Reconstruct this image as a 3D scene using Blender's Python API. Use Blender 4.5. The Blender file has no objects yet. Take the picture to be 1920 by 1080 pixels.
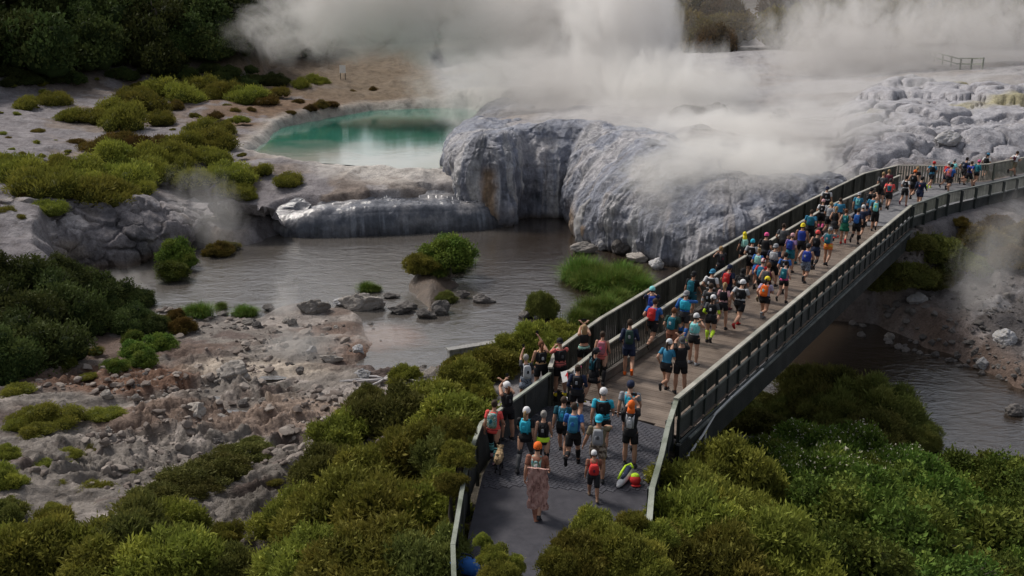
import bpy, bmesh, math, random
import numpy as np
from mathutils import Vector, Matrix, noise as mnoise
R = math.radians
rng = np.random.default_rng(7)
random.seed(7)
scene = bpy.context.scene

# ------------------------------------------------------------------ camera, sky, sun, exposure
FPX, CAMH = 1920.0, 12.0
TH = math.atan(560 / 1920)
cam_d = bpy.data.cameras.new('camera'); cam = bpy.data.objects.new('camera', cam_d)
scene.collection.objects.link(cam)
cam.location = (0, 0, CAMH); cam.rotation_euler = (math.pi / 2 - TH, 0, 0)
cam_d.sensor_width = 36.0; cam_d.lens = 36.0; cam_d.clip_start = 0.5; cam_d.clip_end = 4000
scene.camera = cam
SUN_EL, SUN_AZ = R(50), R(-52)          # azimuth from +Y towards +X
w = bpy.data.worlds.new("World"); scene.world = w; w.use_nodes = True
wn = w.node_tree; bg = wn.nodes['Background']
sky = wn.nodes.new('ShaderNodeTexSky'); sky.sky_type = 'NISHITA'; sky.sun_disc = False
sky.sun_elevation = SUN_EL; sky.sun_rotation = SUN_AZ
sky.dust_density = 3.0; sky.air_density = 1.0; sky.ozone_density = 1.5
hs = wn.nodes.new('ShaderNodeHueSaturation'); hs.inputs['Saturation'].default_value = 0.34
wn.links.new(sky.outputs[0], hs.inputs['Color']); wn.links.new(hs.outputs[0], bg.inputs['Color'])
bg.inputs['Strength'].default_value = 0.068
sl = bpy.data.lights.new('sun', 'SUN'); sl.energy = 1.45; sl.angle = R(12); sl.color = (1.0, 0.93, 0.84)
sun = bpy.data.objects.new('sun', sl); scene.collection.objects.link(sun)
sdir = Vector((math.sin(SUN_AZ) * math.cos(SUN_EL), math.cos(SUN_AZ) * math.cos(SUN_EL), math.sin(SUN_EL)))
sun.rotation_euler = sdir.to_track_quat('Z', 'Y').to_euler()
vs = scene.view_settings; vs.view_transform = 'Standard'; vs.look = 'None'; vs.exposure = 0.9; vs.gamma = 1.0
cy = scene.cycles
cy.max_bounces = 14; cy.diffuse_bounces = 3; cy.glossy_bounces = 3; cy.transmission_bounces = 2
cy.volume_bounces = 12; cy.transparent_max_bounces = 8; cy.volume_step_rate = 0.45; cy.volume_max_steps = 256
cy.use_denoising = True
try: cy.denoiser = 'OPENIMAGEDENOISE'
except Exception: pass

# ------------------------------------------------------------------ helpers
def at(u, v, z=0.0):
    "where the sight line of a point of the 1920 x 1080 photograph meets height z"
    x = (u - 960) / FPX; up = -(v - 540) / FPX
    Y = math.cos(TH) + up * math.sin(TH); Z = -math.sin(TH) + up * math.cos(TH)
    t = (z - CAMH) / Z
    return (x * t, Y * t, z)

def _h(ix, iy, iz, s):
    n = (ix * 374761393 + iy * 668265263 + iz * 2147483647 + s * 974634777) & 0xFFFFFFFF
    n = ((n ^ (n >> 13)) * 1274126177) & 0xFFFFFFFF
    n = n ^ (n >> 16)
    return (n & 0xFFFFFF) / float(0xFFFFFF)

def vn(x, y, z=None, s=0):
    "value noise 0..1"
    x = np.asarray(x, float); y = np.asarray(y, float); z = np.zeros_like(x) if z is None else np.asarray(z, float)
    fx, fy, fz = np.floor(x), np.floor(y), np.floor(z)
    ix, iy, iz = fx.astype(np.int64), fy.astype(np.int64), fz.astype(np.int64)
    a, b, c = x - fx, y - fy, z - fz
    a = a * a * (3 - 2 * a); b = b * b * (3 - 2 * b); c = c * c * (3 - 2 * c)
    def L(dz):
        p = _h(ix, iy, iz + dz, s) * (1 - a) + _h(ix + 1, iy, iz + dz, s) * a
        q = _h(ix, iy + 1, iz + dz, s) * (1 - a) + _h(ix + 1, iy + 1, iz + dz, s) * a
        return p * (1 - b) + q * b
    if not np.any(z): return L(0)
    return L(0) * (1 - c) + L(1) * c

def fbm(x, y, z=None, o=5, s=0, g=0.5):
    r = 0; a = 1; t = 0; x = np.asarray(x, float); y = np.asarray(y, float)
    for i in range(o):
        r = r + a * vn(x * 2**i + 17.3 * i, y * 2**i - 9.1 * i, None if z is None else np.asarray(z) * 2**i + 3.7 * i, s + i); t += a; a *= g
    return r / t

def ridge(x, y, z=None, o=4, s=0):
    r = 0; a = 1; t = 0
    for i in range(o):
        q = 1 - np.abs(2 * vn(x * 2**i + 5.1 * i, y * 2**i + 7.7 * i, None if z is None else z * 2**i, s + i) - 1)
        r = r + a * q * q; t += a; a *= 0.5
    return r / t

def cells(x, y, s=0):
    "distance to the 1st and 2nd nearest cell centre and the cell's own random value"
    x = np.asarray(x, float); y = np.asarray(y, float)
    ix, iy = np.floor(x).astype(np.int64), np.floor(y).astype(np.int64)
    d1 = np.full(x.shape, 9.0); d2 = d1.copy(); v = np.zeros(x.shape)
    for i in (-1, 0, 1):
        for j in (-1, 0, 1):
            cx, cyy = ix + i, iy + j; z0 = np.zeros_like(ix)
            px = cx + _h(cx, cyy, z0, s); py = cyy + _h(cx, cyy, z0, s + 1)
            d = np.hypot(px - x, py - y); m = d < d1
            d2 = np.where(m, d1, np.minimum(d2, d)); v = np.where(m, _h(cx, cyy, z0, s + 2), v); d1 = np.where(m, d, d1)
    return d1, d2, v

def sst(a, b, x):
    t = np.clip((x - a) / (b - a), 0, 1); return t * t * (3 - 2 * t)

def sdpoly(P, x, y):
    "signed distance to a polygon, negative inside"
    P = np.asarray(P, float)[:, :2]; d = np.full(np.shape(x), 1e9); ins = np.zeros(np.shape(x), bool)
    for (ax, ay), (bx, by) in zip(P, np.roll(P, -1, 0)):
        ex, ey = bx - ax, by - ay; wx, wy = x - ax, y - ay
        t = np.clip((wx * ex + wy * ey) / (ex * ex + ey * ey + 1e-12), 0, 1)
        d = np.minimum(d, np.hypot(wx - ex * t, wy - ey * t))
        c = ((ay > y) != (by > y)) & (x < ex * (y - ay) / (by - ay + 1e-12) + ax); ins ^= c
    return np.where(ins, -d, d)

def dline(P, x, y):
    "distance to an open polyline"
    d = np.full(np.shape(x), 1e9)
    for (ax, ay), (bx, by) in zip(P[:-1], P[1:]):
        ex, ey = bx - ax, by - ay; wx, wy = x - ax, y - ay
        t = np.clip((wx * ex + wy * ey) / (ex * ex + ey * ey + 1e-12), 0, 1)
        d = np.minimum(d, np.hypot(wx - ex * t, wy - ey * t))
    return d

class TPS:
    def __init__(s, pts):
        P = np.asarray(pts, float); s.P = P[:, :2]; n = len(P)
        d = np.hypot(P[:, None, 0] - P[None, :, 0], P[:, None, 1] - P[None, :, 1])
        K = s.k(d) + np.eye(n) * 2.0
        A = np.zeros((n + 3, n + 3)); A[:n, :n] = K; A[:n, n] = 1; A[:n, n + 1:] = s.P; A[n, :n] = 1; A[n + 1:, :n] = s.P.T
        b = np.zeros(n + 3); b[:n] = P[:, 2]; s.w = np.linalg.solve(A, b)
    def k(s, d): return np.where(d > 1e-9, d * d * np.log(d + 1e-12), 0) * 0.05
    def __call__(s, x, y):
        r = s.w[-3] + s.w[-2] * x + s.w[-1] * y
        for (px, py), ww in zip(s.P, s.w): r = r + ww * s.k(np.hypot(x - px, y - py))
        return r

COL = scene.collection
def link(name, me, mat=None, parent=None):
    o = bpy.data.objects.new(name, me); COL.objects.link(o)
    if mat is not None:
        for m in (mat if isinstance(mat, (list, tuple)) else [mat]): me.materials.append(m)
    if parent is not None: o.parent = parent
    return o

def tag(o, label=None, cat=None, group=None, kind=None):
    if label: o['label'] = label
    if cat: o['category'] = cat
    if group: o['group'] = group
    if kind: o['kind'] = kind
    return o

def empty(name, loc=(0, 0, 0), rz=0.0, label=None, cat=None, group=None):
    o = bpy.data.objects.new(name, None); COL.objects.link(o); o.empty_display_size = 0.2
    o.location = loc; o.rotation_euler = (0, 0, rz)
    return tag(o, label, cat, group)

def npmesh(name, V, F, smooth=True, cols=None, mi=None):
    "mesh from arrays; F is (n,3) or (n,4)"
    V = np.asarray(V, np.float32); F = np.asarray(F, np.int32); k = F.shape[1]
    me = bpy.data.meshes.new(name)
    me.vertices.add(len(V)); me.vertices.foreach_set('co', V.ravel())
    me.loops.add(F.size); me.loops.foreach_set('vertex_index', F.ravel())
    me.polygons.add(len(F)); me.polygons.foreach_set('loop_start', np.arange(0, F.size, k, dtype=np.int32))
    me.polygons.foreach_set('use_smooth', np.full(len(F), smooth, bool))
    if mi is not None: me.polygons.foreach_set('material_index', np.asarray(mi, np.int32))
    me.update(calc_edges=True)
    for nm, c in (cols or {}).items():
        a = me.attributes.new(nm, 'FLOAT_COLOR', 'POINT'); c = np.asarray(c, np.float32)
        if c.ndim == 1: c = np.stack([c, c, c], 1)
        a.data.foreach_set('color', np.concatenate([c, np.ones((len(c), 1), np.float32)], 1).ravel())
    return me

def gridF(nr, nc):
    i = np.arange(nr * nc).reshape(nr, nc)
    return np.stack([i[:-1, :-1], i[:-1, 1:], i[1:, 1:], i[1:, :-1]], -1).reshape(-1, 4)

class MB:
    "collects boxes and tubes for one mesh object"
    def __init__(s): s.V = []; s.F = []; s.C = []; s.n = 0
    def add(s, V, F, c=None):
        V = np.asarray(V, float); s.V.append(V); s.F += [tuple(int(i) + s.n for i in f) for f in F]
        s.C.append(np.full(len(V), rng.random() if c is None else c)); s.n += len(V); return s
    def box(s, c, size, ax=None, tz=0, col=None, taper=1.0):
        "box centred at c; ax = unit direction of its local x in plan"
        sx, sy, sz = [q / 2 for q in size]
        d = np.array(ax if ax is not None else (1, 0), float); d /= np.hypot(*d[:2]); n = np.array((-d[1], d[0]))
        V = []
        for z in (-sz, sz):
            k = taper if z > 0 else 1
            for a, b in ((-1, -1), (1, -1), (1, 1), (-1, 1)):
                p = d[:2] * a * sx * k + n * b * sy * k; V.append((c[0] + p[0], c[1] + p[1], c[2] + z))
        return s.add(V, [(3, 2, 1, 0), (4, 5, 6, 7), (0, 1, 5, 4), (1, 2, 6, 5), (2, 3, 7, 6), (3, 0, 4, 7)], col)
    def beam(s, p, q, wd, ht, col=None, up=(0, 0, 1)):
        "rectangular bar from p to q"
        p, q = Vector(p), Vector(q); d = (q - p).normalized(); u = Vector(up); r = d.cross(u)
        if r.length < 1e-4: r = Vector((1, 0, 0))
        r.normalize(); u = r.cross(d)
        V = [e + r * a * wd / 2 + u * b * ht / 2 for e in (p, q) for a, b in ((-1, -1), (1, -1), (1, 1), (-1, 1))]
        return s.add([tuple(v) for v in V], [(0, 1, 2, 3), (7, 6, 5, 4), (0, 4, 5, 1), (1, 5, 6, 2), (2, 6, 7, 3), (3, 7, 4, 0)], col)
    def tube(s, pts, rad, n=8, col=None, cap=True, sq=(1, 1), ref=(0, 0, 1)):
        V, F = tube(pts, rad, n, cap, sq, ref); return s.add(V, F, col)
    def mesh(s, name, smooth=False):
        me = bpy.data.meshes.new(name); me.from_pydata(np.concatenate(s.V).tolist(), [], s.F); me.update()
        if smooth: me.polygons.foreach_set('use_smooth', np.ones(len(me.polygons), bool))
        c = np.concatenate(s.C).astype(np.float32); a = me.attributes.new('rnd', 'FLOAT', 'POINT'); a.data.foreach_set('value', c)
        return me
    def build(s, name, mat, parent=None, smooth=False): return link(name, s.mesh(name, smooth), mat, parent)

def tube(pts, rad, n=8, cap=True, sq=(1, 1), ref=(0, 0, 1)):
    "loft of ellipses along points; rad per point (scalar or (a,b)); ref fixes the frame"
    P = [Vector(p) for p in pts]; V = []; F = []; m = len(P)
    for i, p in enumerate(P):
        d = (P[min(i + 1, m - 1)] - P[max(i - 1, 0)]).normalized()
        r = Vector(ref); a = r.cross(d)
        if a.length < 1e-3: a = Vector((1, 0, 0)).cross(d) if abs(d.x) < .9 else Vector((0, 1, 0)).cross(d)
        a.normalize(); b = d.cross(a)
        rr = rad[i] if hasattr(rad, '__len__') else rad
        ra, rb = rr if hasattr(rr, '__len__') else (rr * sq[0], rr * sq[1])
        for k in range(n):
            t = 2 * math.pi * k / n; V.append(tuple(p + a * ra * math.cos(t) + b * rb * math.sin(t)))
    for i in range(m - 1):
        for k in range(n):
            F.append((i * n + k, i * n + (k + 1) % n, (i + 1) * n + (k + 1) % n, (i + 1) * n + k))
    if cap: F.append(tuple(range(n - 1, -1, -1))); F.append(tuple((m - 1) * n + k for k in range(n)))
    return V, F

# ------------------------------------------------------------------ materials
class NT:
    def __init__(s, name):
        s.m = bpy.data.materials.new(name); s.m.use_nodes = True; s.t = s.m.node_tree; s.b = s.t.nodes.get('Principled BSDF')
    def n(s, typ, **kw):
        nd = s.t.nodes.new(typ)
        for k, v in kw.items():
            if k in nd.inputs: s.set(nd, k, v)
            else: setattr(nd, k, v)
        return nd
    def set(s, nd, k, v):
        if isinstance(v, bpy.types.NodeSocket): s.t.links.new(v, nd.inputs[k])
        else: nd.inputs[k].default_value = v
    def P(s, **kw):
        for k, v in kw.items(): s.set(s.b, k.replace('_', ' '), v)
    def noise(s, scale, detail=4, vec=None, rough=.55, dist=0):
        nd = s.n('ShaderNodeTexNoise', Scale=scale, Detail=detail, Roughness=rough, Distortion=dist)
        if vec is not None: s.set(nd, 'Vector', vec)
        return nd.outputs['Fac']
    def math(s, op, a, b=0, c=None, clamp=False):
        nd = s.n('ShaderNodeMath', operation=op, use_clamp=clamp); s.set(nd, 0, a); s.set(nd, 1, b)
        if c is not None: s.set(nd, 2, c)
        return nd.outputs[0]
    def ramp(s, f, stops):
        nd = s.n('ShaderNodeValToRGB'); e = nd.color_ramp.elements
        while len(e) < len(stops): e.new(0.5)
        for q, (p, c) in zip(e, stops): q.position = p; q.color = (*c, 1) if len(c) == 3 else c
        s.t.links.new(f, nd.inputs[0]); return nd.outputs[0]
    def mix(s, f, a, b, mode='MIX'):
        nd = s.n('ShaderNodeMix', data_type='RGBA', blend_type=mode)
        for i, v in ((0, f), (6, a), (7, b)):
            if isinstance(v, bpy.types.NodeSocket): s.t.links.new(v, nd.inputs[i])
            else: nd.inputs[i].default_value = (*v, 1) if isinstance(v, (tuple, list)) and len(v) == 3 else v
        return nd.outputs[2]
    def coord(s, which='Object'): return s.n('ShaderNodeTexCoord').outputs[which]
    def pos(s): return s.n('ShaderNodeNewGeometry').outputs['Position']
    def mapping(s, vec, scale=(1, 1, 1), rot=(0, 0, 0)):
        nd = s.n('ShaderNodeMapping'); s.set(nd, 'Vector', vec); nd.inputs['Scale'].default_value = scale; nd.inputs['Rotation'].default_value = rot
        return nd.outputs[0]
    def attr(s, name, out='Color'): return s.n('ShaderNodeAttribute', attribute_name=name).outputs[out]
    def bump(s, h, strength=.5, dist=.05, nrm=None):
        nd = s.n('ShaderNodeBump', Strength=strength, Distance=dist); s.set(nd, 'Height', h)
        if nrm is not None: s.set(nd, 'Normal', nrm)
        return nd.outputs[0]

def plain(name, col, rough=.7, var=.25, scale=14, bump=.15, metal=0.0, spec=.4):
    t = NT(name); v = t.coord()
    f = t.noise(scale, 4, v)
    c = t.mix(f, tuple(q * (1 - var) for q in col), tuple(min(1, q * (1 + var)) for q in col))
    t.P(Base_Color=c, Roughness=rough, Metallic=metal, Specular_IOR_Level=spec)
    if bump: t.P(Normal=t.bump(f, bump, .02))
    return t.m
# ------------------------------------------------------------------ the lie of the land
WZ = -5.0                                            # river level
PZ = -1.45                                           # hot pool level
D2 = np.array((0.5267, 0.8500)); N2 = np.array((0.8500, -0.5267))     # along and across the bridge
def br(s, t, z=0.0):
    p = D2 * s + N2 * t; return (p[0], p[1], z)
def A(pts, z): return [at(u, v, z)[:2] for u, v in pts]

RIVER = A([(120, 520), (190, 488), (290, 466), (350, 452), (400, 462), (470, 462), (520, 446), (545, 436), (640, 434), (760, 427), (850, 422), (955, 412), (1062, 386),
           (1108, 412), (1130, 448), (1200, 464), (1300, 488), (1400, 545), (1540, 598), (1620, 606), (1700, 640), (1790, 690), (1870, 730), (1990, 775),
           (2200, 850), (2200, 1010), (1990, 905), (1850, 868), (1740, 850), (1620, 800), (1480, 760), (1360, 690), (1250, 620), (1180, 596), (1080, 612), (1000, 640), (930, 652),
           (842, 692), (770, 694), (715, 684), (740, 640), (720, 596), (705, 588), (620, 572), (545, 577), (470, 596), (400, 596), (330, 580), (260, 600), (170, 600)], WZ)
ISLAND = A([(732, 560), (752, 525), (800, 505), (850, 503), (884, 520), (882, 552), (852, 590), (815, 603), (762, 597)], WZ)
POOL = A([(468, 288), (500, 262), (520, 240), (600, 224), (700, 207), (800, 203), (880, 203), (940, 215), (900, 262), (850, 300), (842, 313), (760, 318), (700, 312), (620, 306), (540, 300)], PZ)
TERR_BASE = [(905, 225, -1.2), (862, 262, -1.4), (836, 300, -1.5), (842, 340, -2.2), (872, 378, -3.2), (905, 408, -4.4), (952, 431, -5.25), (985, 416, -5.3), (1030, 413, -5.3), (1066, 414, -5.3),
             (1088, 434, -5.3), (1092, 462, -5.2), (1122, 472, -5.0), (1165, 478, -5.0), (1215, 496, -5.2), (1290, 517, -5.3), (1370, 500, -4.5), (1450, 455, -3.2), (1530, 398, -1.6), (1585, 352, -0.3)]
TB = np.array([at(u, v, z) for u, v, z in TERR_BASE])
TERR = np.array(list(map(tuple, TB[:, :2])) + [(26, 69), (60, 76), (150, 110), (200, 210), (20, 210), (-14, 150), (-9, 118)])
LOW = TPS([at(*p) for p in [
    (500, 620, -4.75), (450, 700, -4.5), (300, 700, -4.1), (100, 700, -3.9), (600, 720, -4.6), (700, 720, -4.7), (800, 715, -4.7), (300, 850, -3.9), (100, 850, -3.4), (500, 850, -4.0),
    (560, 950, -3.6), (300, 1000, -3.2), (50, 1000, -2.8), (0, 640, -3.9), (150, 620, -4.5), (250, 640, -4.5), (620, 620, -4.7), (770, 560, -4.5), (820, 560, -4.4),
    (560, 378, -2.7), (650, 362, -2.35), (800, 360, -2.25), (500, 430, -4.0), (450, 440, -4.75), (470, 410, -3.9), (430, 455, -4.9), (700, 330, -1.75), (800, 336, -1.95), (620, 330, -1.8), (760, 345, -2.2), (420, 410, -3.4), (470, 300, -1.1), (490, 245, -.8), (690, 196, -.9), (870, 190, -.7),
    (300, 300, -1.0), (150, 280, -.2), (0, 270, .3), (200, 350, -1.0), (50, 360, -.6), (330, 392, -1.7), (130, 400, -.9), (0, 400, -.8), (400, 260, -.7), (540, 330, -1.6), (580, 185, .2), (400, 175, .8), (200, 190, 1.0),
    (0, 210, 1.2), (300, 140, 2.3), (600, 142, 1.6), (100, 150, 2.4), (800, 152, 1.0), (930, 170, .5), (-200, 300, 1), (-300, 700, -3), (-200, 1000, -2.5),
    (1700, 480, -2.4), (1800, 500, -2.4), (1650, 560, -4.3), (1750, 620, -4.2), (1850, 620, -3.7), (1920, 560, -2.6), (1950, 700, -4.3), (1920, 450, -1.0)]] + [
    (-1.6, 20, -.3), (-1.6, 26, -.5), (-4, 24, -1.8), (-4, 30, -2.8), (-7, 25, -3.2), (-8, 20, -2.7), (-1, 33, -2.8), (2, 38, -4.4), (-3, 38, -4.3), (1, 20, -.12), (2, 25, -.12), (3, 27.5, -.6), (4, 15, -.12), (0, 10, -.12), (-3, 12, -.4),
    (5.5, 25, -.9), (7, 24, -1.7), (10, 24, -2.4), (12, 20, -2.0), (15, 28, -4.0), (12, 32, -4.5), (8, 30, -2.9), (20, 30, -4.5), (16, 18, -2.3), (22, 24, -3.6), (6, 18, -.9),
    (24, 57, -.4), (31, 61.5, -.35), (36, 63, -.3), (22, 50, -2.6), (24, 46, -4.5), (25, 60, -.12), (28, 63, -.12), (32, 64, -.12), (38, 68, -.1), (23, 68, .2), (30, 69, .3), (36, 73, .4), (20, 62, -1.5), (50, 70, 0), (60, 60, -1), (45, 45, -4)])
PLAT = TPS([at(*p) for p in [(880, 250, 1.2), (950, 240, 1.7), (1100, 240, 1.8), (1250, 262, 1.7), (1350, 290, 1.1), (1450, 310, .7), (1540, 310, .5), (900, 215, .6), (1100, 200, 1.9), (1300, 200, 1.9),
            (1500, 230, 1.5), (1100, 150, 2.0), (1400, 150, 2.2), (1600, 150, 2.6), (1800, 180, 2.6), (1900, 220, 2.4), (1900, 120, 4.0), (1750, 110, 3.6), (900, 150, 1.2), (1300, 110, 2.5), (2200, 220, 2.6), (2100, 120, 4)]])

MOUND = A([(1548, 262), (1566, 225), (1640, 200), (1700, 192), (1780, 210), (1920, 232), (2060, 240), (2060, 300), (1850, 306), (1690, 312), (1600, 322), (1560, 300)], 0.6)
FPATH_OUT = [(20.9, 52.7), (24.4, 56.3), (27.6, 58.8), (31.0, 61.4), (40, 68)]

def land(x, y, detail=True):
    x = np.asarray(x, float); y = np.asarray(y, float)
    lo = LOW(x, y)
    far = sst(190, 260, np.hypot(x, y)); lo = lo * (1 - far) + 3 * far
    near_l = np.clip(lo, -4.85, 4)
    # terrace plateau behind the swept front
    sd = sdpoly(TERR, x, y)
    pl = PLAT(x, y); pl = np.clip(pl, 0, 7); pl = pl * (1 - far) + 5 * far
    wl = 2.4 + 4.6 * sst(4.2, 9, x) * (1 - sst(19, 25, x)); k = sst(-.55 * wl, -1.1 * wl - 1, sd)
    # mound of cracked boulders
    sm = sdpoly(MOUND, x, y)
    z = near_l * (1 - k) + pl * k
    z = z + sst(0.4, -3.2, sm) * .9 * (0.75 + .5 * vn(x * .25, y * .25, None, 91))
    # hills
    r = np.hypot(x, y); az = np.degrees(np.arctan2(x, y))
    h0 = 124 + 72 * sst(-15, -8, az) - 22 * sst(-2, 14, az) - 14 * sst(-20, -30, az)
    e = np.clip(r - h0 - 8 * (vn(x * .03, y * .03, None, 5) - .5), 0, 1e9)
    hill = np.minimum(e * .42, 54.6 - 47.5 * sst(-16, -9, az) + 22 * sst(2, 14, az))
    hill = hill + sst(20, 60, e) * 6 * (fbm(x * .02, y * .02, None, 3, 8) - .5)
    z = z + hill
    # river and pool beds
    sr = sdpoly(RIVER, x, y); si = sdpoly(ISLAND, x, y)
    wid = 1.0 + 1.6 * vn(x * .3, y * .3, None, 3)
    bed = -5.75
    kr = sst(-.5, wid - .2, np.maximum(sr, -si - .2) + .9 * (vn(x * .9, y * .9, None, 4) - .5))
    z = bed + (z - bed) * kr
    sp = sdpoly(POOL, x, y)
    kp = sst(-1.0, .7, sp + .7 * (vn(x * .5, y * .5, None, 6) - .5)); z = (PZ - .8) * (1 - kp) + np.where((sp < 6) & (sr > 1.6), np.maximum(z, PZ + .06 - .24 * np.maximum(sp - .4, 0) * sst(96, 86, y) + .10 * np.clip(sp, 0, 2) * sst(86, 96, y) - 9 * (y > 96) * (sp > 2.5)), z) * kp
    if detail:
        rocky = sst(10, 14, r) * (1 - sst(-6, -3, sm * 0 - np.abs(x + 50) * 0 - 10)) * 0 + 1
        nearbank = (1 - sst(46, 52, r)) * sst(-1.4, -3.2, x) * kr
        d1, d2, cv = cells(x * .75 + fbm(x, y, None, 3, 60), y * 1.05 + fbm(x, y, None, 3, 61), 40)
        blocks = (cv - .5) * .5 * sst(.02, .16, d2 - d1) - .16 * (1 - sst(0, .14, d2 - d1))
        d1b, d2b, cb = cells(x * 2.3 + .6 * fbm(x * 2, y * 2, None, 2, 62), y * 3.0, 43)
        small = (cb - .5) * .2 * sst(0, .12, d2b - d1b)
        patch = sst(.40, .60, fbm(x * .16, y * .22, None, 3, 47))
        xs, ys = x * .80 + y * .60, -x * .60 + y * .80
        rub = ridge(xs * .45 + fbm(x * .6, y * .6, None, 3, 63), ys * 1.1 + fbm(x * .6, y * .6, None, 3, 64), None, 5, 65) - .42
        z = z + nearbank * (.35 * blocks * patch + small * (.45 + .8 * patch) + rub * (.45 + .5 * patch) + .7 * (fbm(x * .3, y * .3, None, 5, 44) - .5))
        flats = (1 - k) * sst(56, 62, r) * kr * kp * (1 - sst(150, 160, r))
        z = z + flats * (1.1 * (fbm(x * .12, y * .12, None, 5, 50) - .5) + .35 * (ridge(x * .35, y * .35, None, 3, 51) - .4))
        # cracked blocks on the mound
        m = sst(1.5, -1.0, sm)
        q1, q2, qv = cells(x * .27 + 1.1 * fbm(x * .4, y * .4, None, 4, 70), y * .33 + 1.1 * fbm(x * .4, y * .4, None, 4, 71), 72)
        q3, q4, qw = cells(x * 1.0 + .7 * fbm(x, y, None, 3, 75), y * 1.0, 74)
        cr = sst(0, .22, q2 - q1)
        dome = 1 - np.clip(q1 * 1.15, 0, 1) ** 2
        z = z + m * ((qv - .4) * .9 * cr + .25 * (dome - .5) - .6 * (1 - sst(0, .10, q2 - q1)) + .14 * (qw - .5) * sst(0, .25, q4 - q3) + .5 * (fbm(x * .8, y * .8, None, 4, 73) - .5))
        # low terracettes of the plateau
        pt = k * (1 - m) * (1 - sst(150, 175, r))
        s1 = fbm(x * .06, y * .16, None, 5, 80) * 3.0
        z = z + pt * (.55 * (np.floor(s1 * 3) / 3 + sst(.5, 1, s1 * 3 % 1) / 3 - 1.5) + .35 * (fbm(x * .5, y * .8, None, 4, 81) - .5))
        rb = (1 - sst(-1, 1, sdpoly(np.array([(20, 40), (50, 40), (60, 66), (40, 66), (31, 60), (21.5, 51)]), x, y))) * kr
        z = z + rb * (.9 * (fbm(x * .5, y * .5, None, 5, 83) - .5) + .6 * (ridge(x * .5, y * .5, None, 3, 84) - .4))
        z = z + .05 * (fbm(x * 3, y * 3, None, 3, 85) - .5) * sst(9, 14, r)
    for (pu, pv, pr_) in PUDDLES:
        px, py, pz = at(pu, pv, -4.45); q = np.hypot((x - px) / 1.3, y - py) + .25 * (vn(x * 2, y * 2, None, 8) - .5); z = np.where(q < pr_ * 1.8, np.minimum(z, -4.62 + .35 * np.clip((q - pr_ * .6), -.3, 2)), z)
    # under the paved path and the decks the ground stays just below
    pth = sdpoly(PATHPOLY, x, y); z = np.where(pth < 1.0, np.minimum(z, -.12 * (1 - sst(.2, 1.0, pth)) + z * sst(.2, 1.0, pth)), z)
    pf = sdpoly(FARPATH, x, y); z = np.where(pf < 1.4, z * sst(.3, 1.4, pf) + (-.12) * (1 - sst(.3, 1.4, pf)), z)
    sbr = x * D2[0] + y * D2[1]; tbr = x * N2[0] + y * N2[1]
    ub = (sst(24.5, 27, sbr) * (1 - sst(52.5, 55, sbr))) * sst(-16, -15.3, tbr) * (1 - sst(-9.6, -8.9, tbr))
    z = np.where(ub > 0, np.minimum(z, z * (1 - ub) + (-1.35) * ub), z)
    return z

# outlines of the two paved paths, shared with their builders
PATHPOLY = np.array([(-1.15, 12), (-1.0, 21), (-.75, 24), (-.1, 27.0), (.35, 28.4), (2.14, 28.68), (4.33, 26.88), (4.45, 26.3), (3.75, 23.0), (3.2, 21.0), (2.9, 17), (2.9, 12)])
FARPATH = np.array([br(53.6, -15.0)[:2], br(55.7, -9.95)[:2], (24.4, 56.3), (27.6, 58.8), (31.0, 61.4), (45, 71.9), (45, 78.0), (34.44, 68.6), (30.67, 65.75), (28.0, 65.13), (24.76, 65.33)])

PUDDLES = [(448, 766, .55), (388, 738, .5), (508, 708, .5)]
def height(x, y): return float(land(np.array([x]), np.array([y]))[0])
# ------------------------------------------------------------------ ground sheet
def ground_mat():
    t = NT('geothermal_ground'); p = t.pos(); c = t.attr('col'); wv = t.attr('wet')
    n1 = t.noise(1.3, 8, p, .65); n2 = t.noise(9, 6, p, .7); n3 = t.noise(.35, 5, p)
    vo = t.n('ShaderNodeTexVoronoi', feature='DISTANCE_TO_EDGE', Scale=2.2)
    t.set(vo, 'Vector', t.mix(.25, p, t.n('ShaderNodeTexNoise', Scale=1.5, Detail=4).outputs['Color']))
    crack = t.ramp(vo.outputs['Distance'], [(0, (.45, .45, .45)), (.05, (1, 1, 1))])
    k = t.ramp(n1, [(.30, (.55, .52, .50)), (.5, (1, 1, 1)), (.72, (1.35, 1.33, 1.3))])
    k2 = t.ramp(n2, [(.32, (.62, .6, .58)), (.55, (1.05, 1.05, 1.05)), (.75, (1.3, 1.3, 1.3))])
    c = t.mix(1.0, c, k, 'MULTIPLY'); c = t.mix(.8, c, k2, 'MULTIPLY'); c = t.mix(.15, c, crack, 'MULTIPLY')
    h = t.math('ADD', t.math('MULTIPLY', n1, 1.0), t.math('MULTIPLY', n2, .45))
    h = t.math('ADD', h, t.math('MULTIPLY', t.math('MINIMUM', vo.outputs['Distance'], .12), .6))
    rr = t.math('SUBTRACT', .92, t.math('MULTIPLY', wv, .62))
    rr = t.math('ADD', rr, t.math('MULTIPLY', t.math('SUBTRACT', n3, .5), .35), clamp=True)
    t.P(Base_Color=c, Roughness=rr, Normal=t.bump(h, .9, .22), Specular_IOR_Level=t.math('ADD', .25, t.math('MULTIPLY', wv, .35)))
    return t.m

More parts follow.
